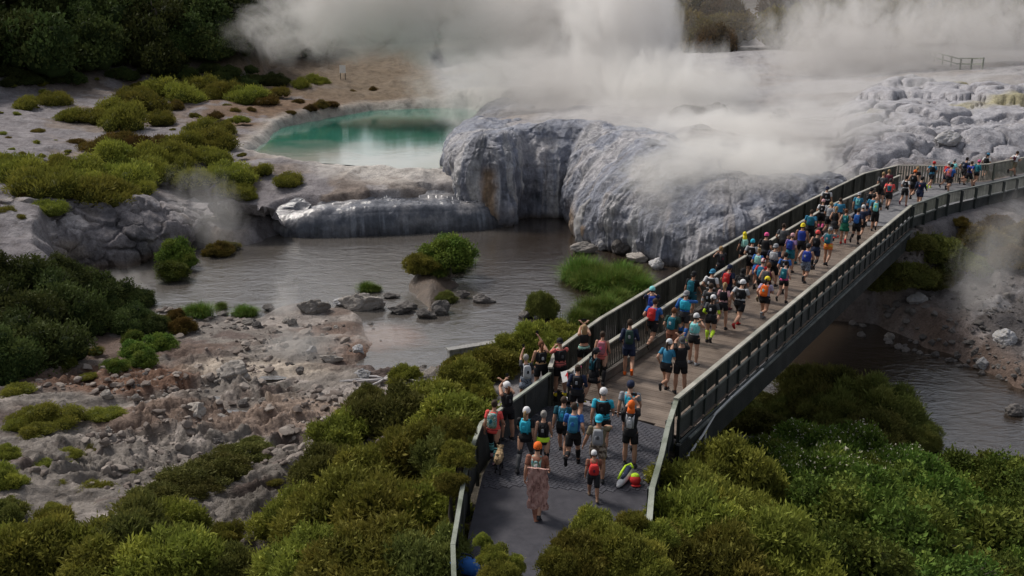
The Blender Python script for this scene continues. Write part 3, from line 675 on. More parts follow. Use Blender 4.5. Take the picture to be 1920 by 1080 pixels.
def fence(name, P, label, cat='fence', z0=0.0, top=1.15, rail=(.15, .05), slat=None, posts=None, mid=None, panel=None, kerbrail=None, mats=None, group=None):
    "P: plan polyline; each part is its own mesh"
    M_ = dict(rail='rail', slat='slat', post='slat', mid='midrail', panel='panel'); M_.update(mats or {})
    o = empty(name, (P[0][0], P[0][1], z0), 0, label, cat, group); inv = Matrix.Translation((-P[0][0], -P[0][1], -z0))
    def part(mb, nm, mat): q = mb.build(nm, MAT[mat], o); q.matrix_parent_inverse = inv; return q
    m = MB()
    Lp = plen(P); zf = z0 if callable(z0) else (lambda x, y: z0)
    for (a, b) in zip(P[:-1], P[1:]):
        n = max(1, int(np.hypot(b[0] - a[0], b[1] - a[1]) / 2.4))
        for i in range(n):
            p = [a[k] + (b[k] - a[k]) * i / n for k in (0, 1)]; q = [a[k] + (b[k] - a[k]) * (i + 1) / n for k in (0, 1)]
            dd = np.array(q) - np.array(p); dd = dd / np.hypot(*dd) * .012
            m.beam((p[0] - dd[0] * (i == 0), p[1] - dd[1] * (i == 0), z0 + top - rail[1] / 2 + rng.normal(0, .004)), (q[0] - dd[0] * .3, q[1] - dd[1] * .3, z0 + top - rail[1] / 2 + rng.normal(0, .004)), *rail)
    part(m, 'top_rail', M_['rail'])
    if slat:
        sp, wd, zb, zt, off = slat; m = MB(); d = sp / 2
        while d < Lp:
            p, t = path_at(P, d); n = np.array((t[1], -t[0])) * off
            m.box((p[0] + n[0], p[1] + n[1], z0 + (zb + zt) / 2), (wd * rng.uniform(.85, 1.08), .022, zt - zb), t); d += sp
        part(m, 'baluster_panel', M_['slat'])
    if mid:
        for (zz, hh, ww, off) in mid:
            d = 0; step = 1.9 if Lp < 20 else 3.8
            while d < Lp - .05:
                m = MB()
                p, t = path_at(P, d + .04); q, t2 = path_at(P, min(d + step, Lp) - .04)
                if abs(t[0] * t2[0] + t[1] * t2[1]) < .999: q = p + t * .3
                n = np.array((t[1], -t[0])) * off; m.beam((*(p + n), z0 + zz), (*(q + n), z0 + zz), ww, hh); d += step
                part(m, 'mid_rail', M_['mid'])
    if panel:
        zb, zt, off = panel; m = MB(); d = 0
        while d < Lp - .02:
            p, t = path_at(P, d); q, _ = path_at(P, min(d + .95, Lp)); t = (q - p) / (np.hypot(*(q - p)) + 1e-9); n = np.array((t[1], -t[0])) * off
            m.beam((*(p + n + t * .01), z0 + (zb + zt) / 2 + rng.normal(0, .006)), (*(q + n - t * .01), z0 + (zb + zt) / 2), .03, zt - zb); d += .95
        part(m, 'lower_panel', M_['panel'])
    if posts:
        sp, sx, sy, zb, zt, off = posts; d = .06
        while d < Lp:
            p, t = path_at(P, d); n = np.array((t[1], -t[0])) * off; m = MB()
            m.box((p[0] + n[0], p[1] + n[1], z0 + (zb + zt) / 2), (sx, sy, zt - zb), t)
            m.box((p[0] + n[0], p[1] + n[1], z0 + zt + .012), (sx * 1.12, sy * 1.1, .024), t, col=1.0)
            part(m, 'post', M_['post']); d += sp
    return o

RB = [br(24.75, -10.0)[:2], br(55.72, -9.98)[:2]]
fence('bridge_barrier', RB, 'dark bridge barrier with pale top rail and posts on the right hand river side', 'barrier', top=1.17, rail=(.15, .06),
      slat=(.08, .062, .58, 1.10, .0), posts=(.96, .06, .08, -.30, 1.06, .09), mid=[(.57, .05, .05, .13), (-.16, .05, .06, .14)], panel=(-.14, .54, .06), mats=dict(post='post'))
RB2 = [br(55.72, -9.98)[:2], (24.4, 56.3), (27.6, 58.8), (31.0, 61.4), (40, 68.2)]
fence('path_fence', RB2, 'grey slatted fence with dark posts along the outer edge of the far path', 'fence', top=1.17, rail=(.13, .05),
      slat=(.12, .06, .5, 1.1, .0), posts=(1.55, .10, .13, -.8, 1.08, .12), mid=[(.48, .07, .07, .12)], panel=(-.42, .42, .05), mats=dict(slat='slatfar', post='post', rail='midrail'))
LB = [br(25.0, -14.15)[:2], br(26.4, -14.75)[:2], br(30, -15.05)[:2], br(38.5, -15.15)[:2], br(46, -15.1)[:2], br(53.0, -14.95)[:2], (21.62, 62.35), (24.76, 65.33)]
fence('slatted_fence', LB, 'long dark slatted fence with pale top rail on the terrace side of the bridge', 'fence', top=1.17, rail=(.13, .05),
      slat=(.155, .11, .05, 1.10, -.03), posts=(2.2, .10, .10, -.9, 1.10, .05), mid=[(.2, .06, .05, .04)], mats=dict(mid='slat'))
MR = [br(25.1, -13.55)[:2], br(27, -13.72)[:2], br(35, -13.82)[:2], br(46, -13.8)[:2], br(53, -13.7)[:2], (23.7, 62.0)]
fence('dividing_rail', MR, 'pale railed baluster fence dividing the viewing lane from the main deck', 'fence', top=1.12, rail=(.13, .05),
      slat=(.135, .055, .14, 1.05, .0), posts=(2.4, .09, .11, 0.17, 1.06, .0), mid=[(.17, .07, .07, .0)], mats=dict(mid='kerb', post='slat'))
FF = [(24.76, 65.33), (28.0, 65.13), (30.67, 65.75), (34.44, 68.59), (44, 76.5)]
fence('far_fence', FF, 'weathered two tier slatted fence below the cracked boulders at the path bend', 'fence', top=1.17, rail=(.15, .06),
      slat=(.17, .085, .05, 1.10, -.02), posts=(2.3, .10, .10, -.4, 1.12, .03), mid=[(.62, .07, .05, .03)], mats=dict(slat='slatfar', mid='slatfar', post='slatfar'))
NL = [br(25.0, -14.15)[:2], (-.82, 25.0), (-1.07, 23), (-1.13, 21.7), (-1.22, 18.8), (-1.12, 17.4), (-1.05, 13)]
fence('path_edge_fence', NL, 'low dark fence with chalky pale rail along the left edge of the asphalt path', 'fence', top=1.0, rail=(.10, .06),
      posts=(1.6, .09, .09, -.5, .92, .0), panel=(-.3, .90, .03), mats=dict(panel='panel', rail='oldrail'))
NR = [br(24.75, -10.0)[:2], at(1252, 805, 1.0)[:2], at(1240, 862, .95)[:2], at(1222, 925, .95)[:2], at(1215, 1010, .95)[:2], at(1210, 1100, .95)[:2]]
fence('curving_rail', NR, 'pale weathered rail curving down from the bridge corner into the bushes', 'fence', top=1.1, rail=(.13, .06),
      posts=(1.3, .10, .10, -.4, 1.02, .06), panel=(-.05, .98, .06), mats=dict(post='post', rail='oldrail'))
# red arrow sign tied to the end post of the dividing rail
q = at(1066, 704, .95); sg = empty('arrow_sign', q, R(-12), 'small white sign with a red arrow fixed to the end of the dividing rail', 'sign')
red = plain('sign_red', (.62, .03, .04), .5, .1); white = plain('sign_white', (.78, .77, .76), .5, .08)
m = MB(); m.box((0, 0, 0), (.44, .02, .34)); b = m.build('board', white, sg); b.rotation_euler = (R(-38), R(-22), 0)
me = bpy.data.meshes.new('arrow'); pts = [(-.05, -.13), (.05, -.13), (.05, 0), (.11, 0), (0, .13), (-.11, 0), (-.05, 0)]
me.from_pydata([(x, -.016, z) for x, z in pts] + [(x, -.011, z) for x, z in pts], [], [tuple(range(7)), tuple(range(13, 6, -1))] + [(i, (i + 1) % 7, 7 + (i + 1) % 7, 7 + i) for i in range(7)]); me.update()
a = link('arrow', me, red, sg); a.rotation_euler = (R(-38), R(-22), 0)
m = MB(); m.tube([(.18, -.02, .1), (.30, -.04, .04), (.34, -.04, -.12), (.33, -.03, -.26)], [(.028, .006)] * 4, 8); m.build('ribbon', white, sg)
m = MB(); m.tube([(0, .03, -.62), (0, .03, .05)], .025, 8); m.build('stake', MAT['rail'], sg)
# concrete wall at the water's edge
def wall_mat():
    t = NT('stained_concrete'); p = t.pos(); n = t.noise(1.6, 6, p, .65); n2 = t.noise(8, 5, t.mapping(p, (1, 1, .25)), .6)
    c = t.mix(n, (.20, .20, .20), (.34, .33, .31)); c = t.mix(.8, c, t.ramp(n2, [(.35, (.5, .5, .5)), (.6, (1.1, 1.1, 1.1))]), 'MULTIPLY')
    t.P(Base_Color=c, Roughness=.85, Normal=t.bump(n2, .4, .03)); return t.m
MAT['concrete'] = wall_mat()
a, b = at(841, 659, -4.15), at(955, 635, -4.0); c = at(842, 694, -5.0)
m = MB(); m.beam((a[0], a[1], -4.75), (b[0], b[1], -4.75), .32, 1.3); m.beam((a[0] - .05, a[1], -4.07), (b[0], b[1], -4.07), .42, .09)
tag(m.build('concrete_wall', MAT['concrete']), 'short stained concrete retaining wall at the edge of the river', 'wall')
# white conduit and bracket hanging under the near end of the barrier
cp = MB(); cp.tube([br(24.9, -9.66, -.62), br(26.2, -9.7, -.42), br(27.2, -9.72, -.12), br(28.6, -9.72, -.08), br(31.5, -9.72, -.10)], .035, 8); cp.tube([br(26.4, -9.70, -.38), br(26.2, -9.6, -1.5)], .025, 8)
tag(cp.build('conduit_pipe', plain('conduit', (.55, .56, .56), .45, .1)), 'pale conduit pipe bracketed beneath the near end of the bridge barrier', 'pipe')
# far white rail fence and dark bench rail on the hillside, small white notice by the trees
fp = [at(1700, 88, 4.2), at(1752, 108, 4.0), at(1795, 118, 3.9), at(1842, 128, 3.8)]
o = empty('rail_fence', fp[0], 0, 'pale rail fence crossing the steaming hillside far behind', 'fence'); inv = Matrix.Translation((-fp[0][0], -fp[0][1], -fp[0][2]))
for hgt in (.55, 1.15):
    m = MB()
    for a, b in zip(fp[:-1], fp[1:]): m.beam((a[0], a[1], height(a[0], a[1]) + hgt), (b[0], b[1], height(b[0], b[1]) + hgt), .08, .14)
    q = m.build('rail', MAT['oldrail'], o); q.matrix_parent_inverse = inv
for i in range(13):
    p, t = path_at(fp, plen(fp) * i / 12); m = MB(); zz = height(*p); m.box((p[0], p[1], zz + .5), (.14, .14, 1.5)); q = m.build('post', MAT['oldrail'], o); q.matrix_parent_inverse = inv
q = at(643, 145, 1.5); zq = height(q[0], q[1]); nb = empty('notice_board', (q[0], q[1], zq), 0, 'small white notice board standing beyond the pool near the forest edge', 'sign')
m = MB(); m.box((0, 0, 1.25), (.75, .05, .95)); m.build('board', white, nb); m = MB(); [m.box((x, .06, .6), (.07, .07, 1.3)) for x in (-.3, .3)]; m.build('legs', MAT['slat'], nb).name = 'post'
# ------------------------------------------------------------------ plants
def leaf_mat(name, dark, light, yellow, rough=.55, trans=.25):
    t = NT(name); c = t.attr('tint'); sep = t.n('ShaderNodeSeparateColor'); t.set(sep, 'Color', c)
    oi = t.n('ShaderNodeObjectInfo').outputs['Random']
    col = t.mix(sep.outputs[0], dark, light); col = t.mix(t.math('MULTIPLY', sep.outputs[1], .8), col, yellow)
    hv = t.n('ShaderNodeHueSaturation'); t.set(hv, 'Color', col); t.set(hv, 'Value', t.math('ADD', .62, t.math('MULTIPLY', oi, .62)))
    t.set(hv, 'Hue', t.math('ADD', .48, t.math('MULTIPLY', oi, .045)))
    t.P(Base_Color=hv.outputs[0], Roughness=.75, Specular_IOR_Level=.12)
    if trans:
        tr = t.n('ShaderNodeBsdfTranslucent'); t.set(tr, 'Color', hv.outputs[0]); mx = t.n('ShaderNodeMixShader'); mx.inputs[0].default_value = trans
        t.t.links.new(t.b.outputs[0], mx.inputs[1]); t.t.links.new(tr.outputs[0], mx.inputs[2]); t.t.links.new(mx.outputs[0], t.t.nodes['Material Output'].inputs[0])
    return t.m
MAT['manuka'] = leaf_mat('manuka_leaves', (.040, .050, .011), (.225, .235, .042), (.40, .36, .07))
MAT['kanuka'] = leaf_mat('kanuka_leaves', (.045, .056, .018), (.15, .165, .042), (.24, .22, .06))
MAT['broad'] = leaf_mat('broad_leaves', (.026, .048, .011), (.105, .165, .028), (.25, .27, .05), .42)
MAT['darkleaf'] = leaf_mat('forest_leaves', (.020, .034, .012), (.066, .090, .026), (.11, .12, .035))
MAT['rust'] = leaf_mat('rust_leaves', (.06, .045, .015), (.15, .115, .028), (.22, .13, .04))
MAT['sedge'] = leaf_mat('sedge_blades', (.045, .085, .012), (.11, .20, .03), (.22, .22, .05), .5)
MAT['bark'] = plain('bark', (.10, .085, .07), .9, .35, 10, .5)
MAT['flower'] = plain('pale_seed_heads', (.50, .47, .36), .7, .2)

def lobes(n, flat, spread, r0, r1, seed):
    g = np.random.default_rng(seed); L = []
    for i in range(n):
        a = g.uniform(0, 2 * math.pi); e = g.uniform(.05, 1) ** .6; q = math.sqrt(max(0, 1 - e * e)) if i else 0
        rr = spread * g.uniform(.75, 1.05)
        L.append((q * rr * math.cos(a), q * rr * math.sin(a), e * rr * flat * (.55 + .45 * g.random()), g.uniform(r0, r1)))
    for i in range(max(3, n // 3)):
        a = g.uniform(0, 2 * math.pi); L.append((.8 * spread * math.cos(a), .8 * spread * math.sin(a), .12 * flat, g.uniform(r0, r1)))
    return np.array(L), g

def foliage(name, n, L, g, ll, lw, up=.6, outw=.6, rnd=.7, inner=.18, cut=-.25, curl=.0):
    "leaf blades spread through the volume of a set of lobes"
    w_ = L[:, 3] ** 2; idx = g.choice(len(L), n, p=w_ / w_.sum()); tl = g.random(len(L)); ty = g.random(len(L)) ** 2
    d = g.normal(size=(n, 3)); d /= np.linalg.norm(d, axis=1)[:, None]; d[:, 2] = np.where(d[:, 2] < cut, -d[:, 2], d[:, 2])
    lump = .72 + .56 * vn(d[:, 0] * 2.3 + idx * 3.1 + 50, d[:, 1] * 2.3 + 50, d[:, 2] * 2.3 + 50, 11)
    rad = L[idx, 3] * lump * np.where(g.random(n) < inner, g.uniform(.35, .9, n), g.normal(1, .09, n) + (g.random(n) < .12) * g.uniform(.05, .42, n))
    P = L[idx, :3] + d * rad[:, None]
    keep = np.ones(n, bool)
    for j in range(len(L)):
        keep &= ~((np.linalg.norm(P - L[j, :3], axis=1) < .74 * L[j, 3]) & (idx != j) & (g.random(n) < .93))
    keep &= P[:, 2] > -.12
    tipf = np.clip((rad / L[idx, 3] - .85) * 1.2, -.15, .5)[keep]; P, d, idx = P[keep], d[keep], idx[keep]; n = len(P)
    ax = d * outw + np.array([0, 0, up]) + g.normal(size=(n, 3)) * rnd * .6; ax /= np.linalg.norm(ax, axis=1)[:, None]
    s = np.cross(ax, d + g.normal(size=(n, 3)) * .6); s /= np.linalg.norm(s, axis=1)[:, None] + 1e-9
    l = ll * np.exp(g.normal(0, .26, n))[:, None]; w2 = lw * np.exp(g.normal(0, .28, n))[:, None]
    nn = np.cross(s, ax)
    V = np.stack([P, P + ax * l * .45 + s * w2 * .5 + nn * l * .05, P + ax * l, P + ax * l * .45 - s * w2 * .5 + nn * l * .05], 1).reshape(-1, 3)
    F = np.arange(4 * n).reshape(n, 4)
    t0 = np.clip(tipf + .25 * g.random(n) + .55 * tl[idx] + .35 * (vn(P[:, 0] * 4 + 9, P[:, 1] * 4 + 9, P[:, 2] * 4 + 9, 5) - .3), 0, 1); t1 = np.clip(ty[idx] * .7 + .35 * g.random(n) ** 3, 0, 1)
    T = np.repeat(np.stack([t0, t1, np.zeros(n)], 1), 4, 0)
    return V, F, T

def ico(sub=2):
    b = bmesh.new(); bmesh.ops.create_icosphere(b, subdivisions=sub, radius=1); V = np.array([v.co[:] for v in b.verts]); F = np.array([[v.index for v in f.verts] for f in b.faces]); b.free(); return V, F
ICO2, ICO3, ICO1 = ico(2), ico(3), ico(1)

def plant_mesh(name, n, nl, flat, spread, r0, r1, seed, ll, lw, core=.72, flowers=0, stem=True, **kw):
    L, g = lobes(nl, flat, spread, r0, r1, seed); V, F, T = foliage(name, n, L, g, ll, lw, **kw)
    Vs, Fs, Ts, Ms = [V], [F], [T], [np.zeros(len(F), int)]; k = len(V)
    for j, (x, y, z, r) in enumerate(L):                # inner leaf mass of each clump, as triangles stored as quads
        v, f = ICO2; q = v * r * core * (.8 + .4 * vn(v[:, 0] * 2 + j, v[:, 1] * 2 + 7, v[:, 2] * 2 + 5, j)[:, None]) + (x, y, z)
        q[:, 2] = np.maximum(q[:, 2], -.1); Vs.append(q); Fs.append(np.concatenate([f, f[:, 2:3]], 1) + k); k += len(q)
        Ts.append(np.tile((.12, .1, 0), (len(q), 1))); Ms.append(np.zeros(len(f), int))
    if flowers:
        i = g.choice(len(V) // 4, flowers); P = V[i * 4 + 2]; P = P[P[:, 2] > .3]; m = len(P)
        o = g.normal(size=(m, 4, 3)) * .02; q = (P[:, None, :] + o).reshape(-1, 3); Vs.append(q); Fs.append(np.arange(4 * m).reshape(m, 4) + k); k += len(q); Ts.append(np.zeros((len(q), 3))); Ms.append(np.full(m, 2))
    if stem:
        for j in range(5):
            a = j * 1.26; v, f = tube([(0.03 * math.cos(a), .03 * math.sin(a), -.45), (.12 * math.cos(a), .12 * math.sin(a), .1), (.45 * math.cos(a), .45 * math.sin(a), .45)], [.04, .03, .012], 5, cap=False)
            Vs.append(np.array(v)); Fs.append(np.array(f) + k); k += len(v); Ts.append(np.zeros((len(v), 3))); Ms.append(np.full(len(f), 1))
    if stem:                                            # bare twigs poking through the leaves
        for j in range(26):
            x, y, z, r = L[g.integers(len(L))]; dd = g.normal(size=3); dd[2] = abs(dd[2]) + .35; dd /= np.linalg.norm(dd); e = np.array((x, y, z)) + dd * r * g.uniform(1.05, 1.45); m0 = np.array((x, y, z)) * .4 + e * .6 + g.normal(size=3) * .03
            v, f = tube([(x * .4, y * .4, z * .3), tuple(m0), tuple(e)], [.012, .008, .003], 4, cap=False); Vs.append(np.array(v)); Fs.append(np.array(f) + k); k += len(v); Ts.append(np.zeros((len(v), 3))); Ms.append(np.full(len(f), 1))
    V = np.concatenate(Vs); F = np.concatenate(Fs); mi = np.concatenate(Ms)
    me = bpy.data.meshes.new(name); 
    tri = F[:, 2] == F[:, 3]
    Ft = F[tri][:, :3]; Fq = F[~tri]; allv = np.concatenate([Fq.ravel(), Ft.ravel()]).astype(np.int32); nq, nt = len(Fq), len(Ft)
    me.vertices.add(len(V)); me.vertices.foreach_set('co', V.astype(np.float32).ravel()); me.loops.add(len(allv)); me.loops.foreach_set('vertex_index', allv)
    me.polygons.add(nq + nt); me.polygons.foreach_set('loop_start', np.concatenate([np.arange(nq) * 4, nq * 4 + np.arange(nt) * 3]).astype(np.int32))
    me.polygons.foreach_set('material_index', np.concatenate([mi[~tri], mi[tri]]).astype(np.int32))
    me.polygons.foreach_set('use_smooth', np.concatenate([np.zeros(nq, bool), np.ones(nt, bool)])); me.update(calc_edges=True)
    T = np.concatenate(Ts).astype(np.float32); a = me.attributes.new('tint', 'FLOAT_COLOR', 'POINT'); a.data.foreach_set('color', np.concatenate([T, np.ones((len(T), 1), np.float32)], 1).ravel())
    return me

KIT = {}
def kit(kind, i):
    key = (kind, i)
    if key in KIT: return KIT[key]
    s = hash(kind) % 1 + sum(map(ord, kind)) * 7 + i
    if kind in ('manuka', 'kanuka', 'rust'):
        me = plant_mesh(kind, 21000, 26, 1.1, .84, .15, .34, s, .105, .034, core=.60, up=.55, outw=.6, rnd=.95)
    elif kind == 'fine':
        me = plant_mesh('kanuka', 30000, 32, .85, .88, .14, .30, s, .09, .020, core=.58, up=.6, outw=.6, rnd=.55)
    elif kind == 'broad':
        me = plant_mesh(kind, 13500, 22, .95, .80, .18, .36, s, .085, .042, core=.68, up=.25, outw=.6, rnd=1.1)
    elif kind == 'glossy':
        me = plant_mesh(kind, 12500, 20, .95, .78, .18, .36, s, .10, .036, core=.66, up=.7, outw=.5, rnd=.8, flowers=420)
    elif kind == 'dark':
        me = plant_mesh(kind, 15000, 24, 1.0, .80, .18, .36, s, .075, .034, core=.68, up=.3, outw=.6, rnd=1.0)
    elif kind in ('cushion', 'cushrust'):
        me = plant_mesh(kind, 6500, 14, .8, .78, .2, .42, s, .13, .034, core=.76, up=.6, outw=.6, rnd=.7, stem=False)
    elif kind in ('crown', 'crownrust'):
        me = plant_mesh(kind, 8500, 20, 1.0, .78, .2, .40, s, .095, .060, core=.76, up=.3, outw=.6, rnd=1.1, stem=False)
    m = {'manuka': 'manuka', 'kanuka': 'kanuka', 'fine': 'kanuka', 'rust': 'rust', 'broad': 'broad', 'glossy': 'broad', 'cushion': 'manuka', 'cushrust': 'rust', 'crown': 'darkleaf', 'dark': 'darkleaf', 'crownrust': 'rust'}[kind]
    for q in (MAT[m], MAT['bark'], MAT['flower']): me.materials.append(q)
    KIT[key] = me; return me

GX = None
def lands(P): 
    P = np.asarray(P, float); return land(P[:, 0], P[:, 1], False)
def settle(UV, rpx, lift=.7):
    "ground positions of bushes whose crown centre shows at the photo points UV with radius rpx"
    UV = np.asarray(UV, float); rpx = np.asarray(rpx, float); n = len(UV)
    x = (UV[:, 0] - 960) / FPX; up = -(UV[:, 1] - 540) / FPX
    dx, dy, dz = x, math.cos(TH) + up * math.sin(TH), -math.sin(TH) + up * math.cos(TH)
    T = np.geomspace(14, 260, 420); hit = np.full(n, 260.0); done = np.zeros(n, bool)
    X = dx[:, None] * T; Y = dy[:, None] * T; Z = CAMH + dz[:, None] * T
    G = np.maximum(land(X.ravel(), Y.ravel(), False).reshape(X.shape), WZ)
    ok = Z <= G + lift * rpx[:, None] / FPX * T
    i = np.where(ok.any(1), ok.argmax(1), len(T) - 1); r = np.arange(n)
    return np.stack([X[r, i], Y[r, i], G[r, i], rpx / FPX * T[i]], 1)

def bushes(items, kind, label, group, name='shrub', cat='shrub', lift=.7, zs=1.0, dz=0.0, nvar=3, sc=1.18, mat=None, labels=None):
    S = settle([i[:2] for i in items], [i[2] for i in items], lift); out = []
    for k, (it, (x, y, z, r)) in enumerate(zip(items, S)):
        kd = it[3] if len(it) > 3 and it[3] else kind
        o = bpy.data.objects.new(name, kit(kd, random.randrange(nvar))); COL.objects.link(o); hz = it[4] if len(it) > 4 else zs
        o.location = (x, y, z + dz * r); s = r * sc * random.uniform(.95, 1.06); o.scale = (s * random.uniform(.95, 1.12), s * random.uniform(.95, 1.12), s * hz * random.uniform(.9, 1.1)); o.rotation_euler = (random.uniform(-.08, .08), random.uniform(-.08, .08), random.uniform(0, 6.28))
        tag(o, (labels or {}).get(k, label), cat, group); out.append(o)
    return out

bushes([(880, 705, 48), (930, 668, 52), (985, 650, 40), (865, 680, 30), (800, 745, 70), (865, 770, 75), (725, 775, 70, 'kanuka', 1.1), (650, 805, 60), (780, 835, 85), (840, 850, 60, 'kanuka', 1.1), (700, 865, 85), (615, 875, 60, 'kanuka', 1.1), (640, 955, 95),
        (740, 945, 95), (815, 950, 65), (560, 965, 60), (585, 1045, 95), (700, 1045, 105), (800, 1055, 80, 'kanuka', 1.1), (900, 730, 30), (530, 1070, 50), (760, 700, 28), (690, 745, 30, 'kanuka', 1.1), (830, 905, 40), (845, 1000, 35), (872, 835, 36), (862, 885, 30), (885, 790, 28), (840, 940, 34)], 'manuka',
       'olive green fine leaved bush in the thicket left of the near path', 'manuka bushes left of the near path', 'bush', 'bush', nvar=4)
bushes([(60, 1045, 85), (150, 1035, 85), (245, 1015, 85, 'kanuka', 1.05), (320, 985, 60), (335, 1055, 95), (440, 1065, 60, 'kanuka', 1.05), (415, 1010, 38), (200, 1075, 85), (15, 965, 42, 'kanuka', 1.05), (0, 905, 36), (5, 850, 24), (-30, 1050, 70), (100, 985, 40)], 'manuka',
       'olive bush filling the lower left foreground of the broken rock bank', 'olive bushes at the lower left', 'bush', 'bush', nvar=4)
bushes([(455, 838, 48), (405, 868, 52), (345, 888, 58), (285, 918, 45), (372, 908, 42), (425, 845, 40), (320, 905, 40), (475, 830, 26)], 'kanuka', 'dark green shrub in the low strip across the pale rocky bank', 'shrub strip on the rocky bank', zs=.62)
bushes([(35, 728, 30), (62, 765, 40), (125, 770, 36), (192, 768, 30), (70, 800, 32), (35, 700, 18), (180, 912, 26), (100, 905, 18), (98, 950, 17), (515, 902, 14), (70, 868, 20), (182, 835, 18), (130, 845, 20), (165, 700, 14), (30, 790, 22), (128, 870, 14), (190, 948, 15), (220, 770, 20), (255, 880, 14), (35, 1000, 22)], 'cushion',
       'small green shrub scattered over the broken rock of the left bank', 'small shrubs on the left rocky bank', zs=.7)
bushes([(60, 605, 80), (15, 560, 75), (110, 545, 70), (170, 525, 52), (155, 585, 42), (60, 510, 60), (0, 650, 62), (90, 640, 48), (-10, 500, 60), (200, 560, 30), (115, 500, 40), (245, 582, 38), (288, 598, 26), (222, 540, 36), (262, 552, 24)], 'dark', 'dark leafy tree in the shaded clump below the rock bluff', 'dark trees below the bluff', 'tree', 'tree', lift=1.0, zs=1.15)
bushes([(113, 674, 26), (212, 682, 22), (252, 650, 30), (300, 640, 28), (270, 668, 26), (248, 628, 20), (178, 658, 16, 'cushion'), (330, 590, 18, 'rust'), (345, 610, 22, 'rust'), (300, 600, 20, 'kanuka')], 'broad', 'round green shrub at the foot of the dark trees by the river bend', 'round shrubs by the river bend', zs=.95)
bushes([(328, 468, 32), (322, 500, 26), (345, 485, 20)], 'broad', 'bright green overhanging shrub at the water edge under the bluff', 'overhanging shrubs at the bluff', lift=1.1, dz=.3)
bushes([(842, 452, 44, 'broad', 1.15)], 'broad', 'upright bright green bush crowning the small river island', None, 'bush', 'bush', lift=1.55, dz=.55)
bushes([(793, 487, 31, 'manuka', .95)], 'manuka', 'round olive bush at the left side of the river island', None, 'bush', 'bush', lift=.9)
bushes([(836, 548, 17, 'kanuka', .9)], 'kanuka', 'small dull green shrub on the dark rock below the island', None, 'shrub', 'shrub', lift=1.0)
bushes([(1015, 565, 24, 'kanuka', 1.5)], 'kanuka', 'tall egg shaped dark green bush standing alone in the river beside a boulder', None, 'bush', 'bush', lift=1.2)
bushes([(1000, 628, 48), (1045, 618, 42), (960, 645, 40), (1020, 645, 40), (1080, 625, 24)], 'manuka', 'yellow green bush between the river and the slatted fence', 'bushes along the slatted fence', 'bush', 'bush', lift=.9)
# upper left flats
bushes([(30, 312, 42), (82, 332, 50), (140, 308, 42), (190, 362, 46), (150, 336, 40), (232, 322, 42), (286, 310, 34), (322, 282, 34), (270, 290, 38), (220, 285, 36), (345, 262, 28), (402, 252, 34), (395, 288, 28), (360, 332, 34), (430, 318, 36), (540, 332, 22),
        (490, 316, 18), (440, 352, 28), (465, 368, 15), (92, 384, 25), (42, 410, 11), (5, 395, 18), (230, 214, 36), (182, 212, 26), (272, 194, 28), (130, 214, 20), (252, 172, 26), (302, 162, 32), (345, 170, 34), (376, 154, 26), (424, 162, 30), (464, 172, 28), (392, 172, 22), (560, 152, 18), (592, 148, 18), (100, 182, 26), (50, 192, 20), (12, 305, 30), (105, 312, 34), (250, 345, 30), (380, 235, 24), (420, 240, 20), (330, 300, 26), (208, 345, 34), (300, 215, 22), (212, 200, 26)], 'cushion',
       'mossy green cushion shrub on the grey flats beyond the river', 'green cushion shrubs on the far left flats', zs=.95, sc=1.3)
bushes([(182, 268, 26), (218, 252, 28), (256, 262, 26), (145, 265, 14), (300, 262, 20), (55, 358, 20), (500, 184, 20), (522, 168, 18), (582, 202, 11), (602, 194, 14), (622, 198, 12), (546, 212, 8), (405, 215, 12), (70, 245, 10), (12, 258, 7), (470, 205, 8), (560, 190, 10), (440, 205, 9), (330, 195, 14), (700, 168, 8), (660, 172, 7), (225, 232, 12)], 'cushrust',
       'rusty brown cushion shrub on the ochre soil beyond the river', 'rusty cushion shrubs on the far left flats', zs=.85, sc=1.25)
bushes([(410, 462, 22, 'rust', .8), (428, 456, 18, 'manuka', .8), (390, 470, 12, 'rust', .6)], 'rust', 'brownish shrub caught on driftwood at the far river edge', 'shrubs on the driftwood', lift=.8)
_g = np.random.default_rng(12)
bushes([(_g.uniform(-20, 480), _g.uniform(150, 300), float(np.clip(_g.lognormal(2.1, .4), 4, 18))) for _ in range(60)], 'cushion', 'small mossy tuft dotted over the grey flats beyond the river', 'small tufts on the far left flats', name='tuft', zs=.8)
bushes([(_g.uniform(-20, 520), _g.uniform(128, 152), _g.uniform(10, 22)) for _ in range(44)], 'dark', 'dark shrub along the lower edge of the hill forest', 'shrubs along the forest edge', zs=.8)
# right bank below the far path
bushes([(1655, 522, 36), (1702, 502, 42), (1762, 474, 46), (1722, 452, 30), (1640, 482, 26), (1752, 522, 32), (1686, 542, 28), (1812, 492, 38), (1600, 548, 18), (1780, 510, 26)], 'kanuka', 'dark shrub on the shadowy bank under the far end of the bridge', 'shrubs under the far end of the bridge', zs=.85)
bushes([(1852, 442, 46), (1872, 412, 30), (1902, 482, 40), (1822, 440, 28), (1930, 430, 40), (1800, 420, 18)], 'rust', 'brownish green shrub behind the drifting vent steam below the far path', 'shrubs behind the vent steam', zs=.8)
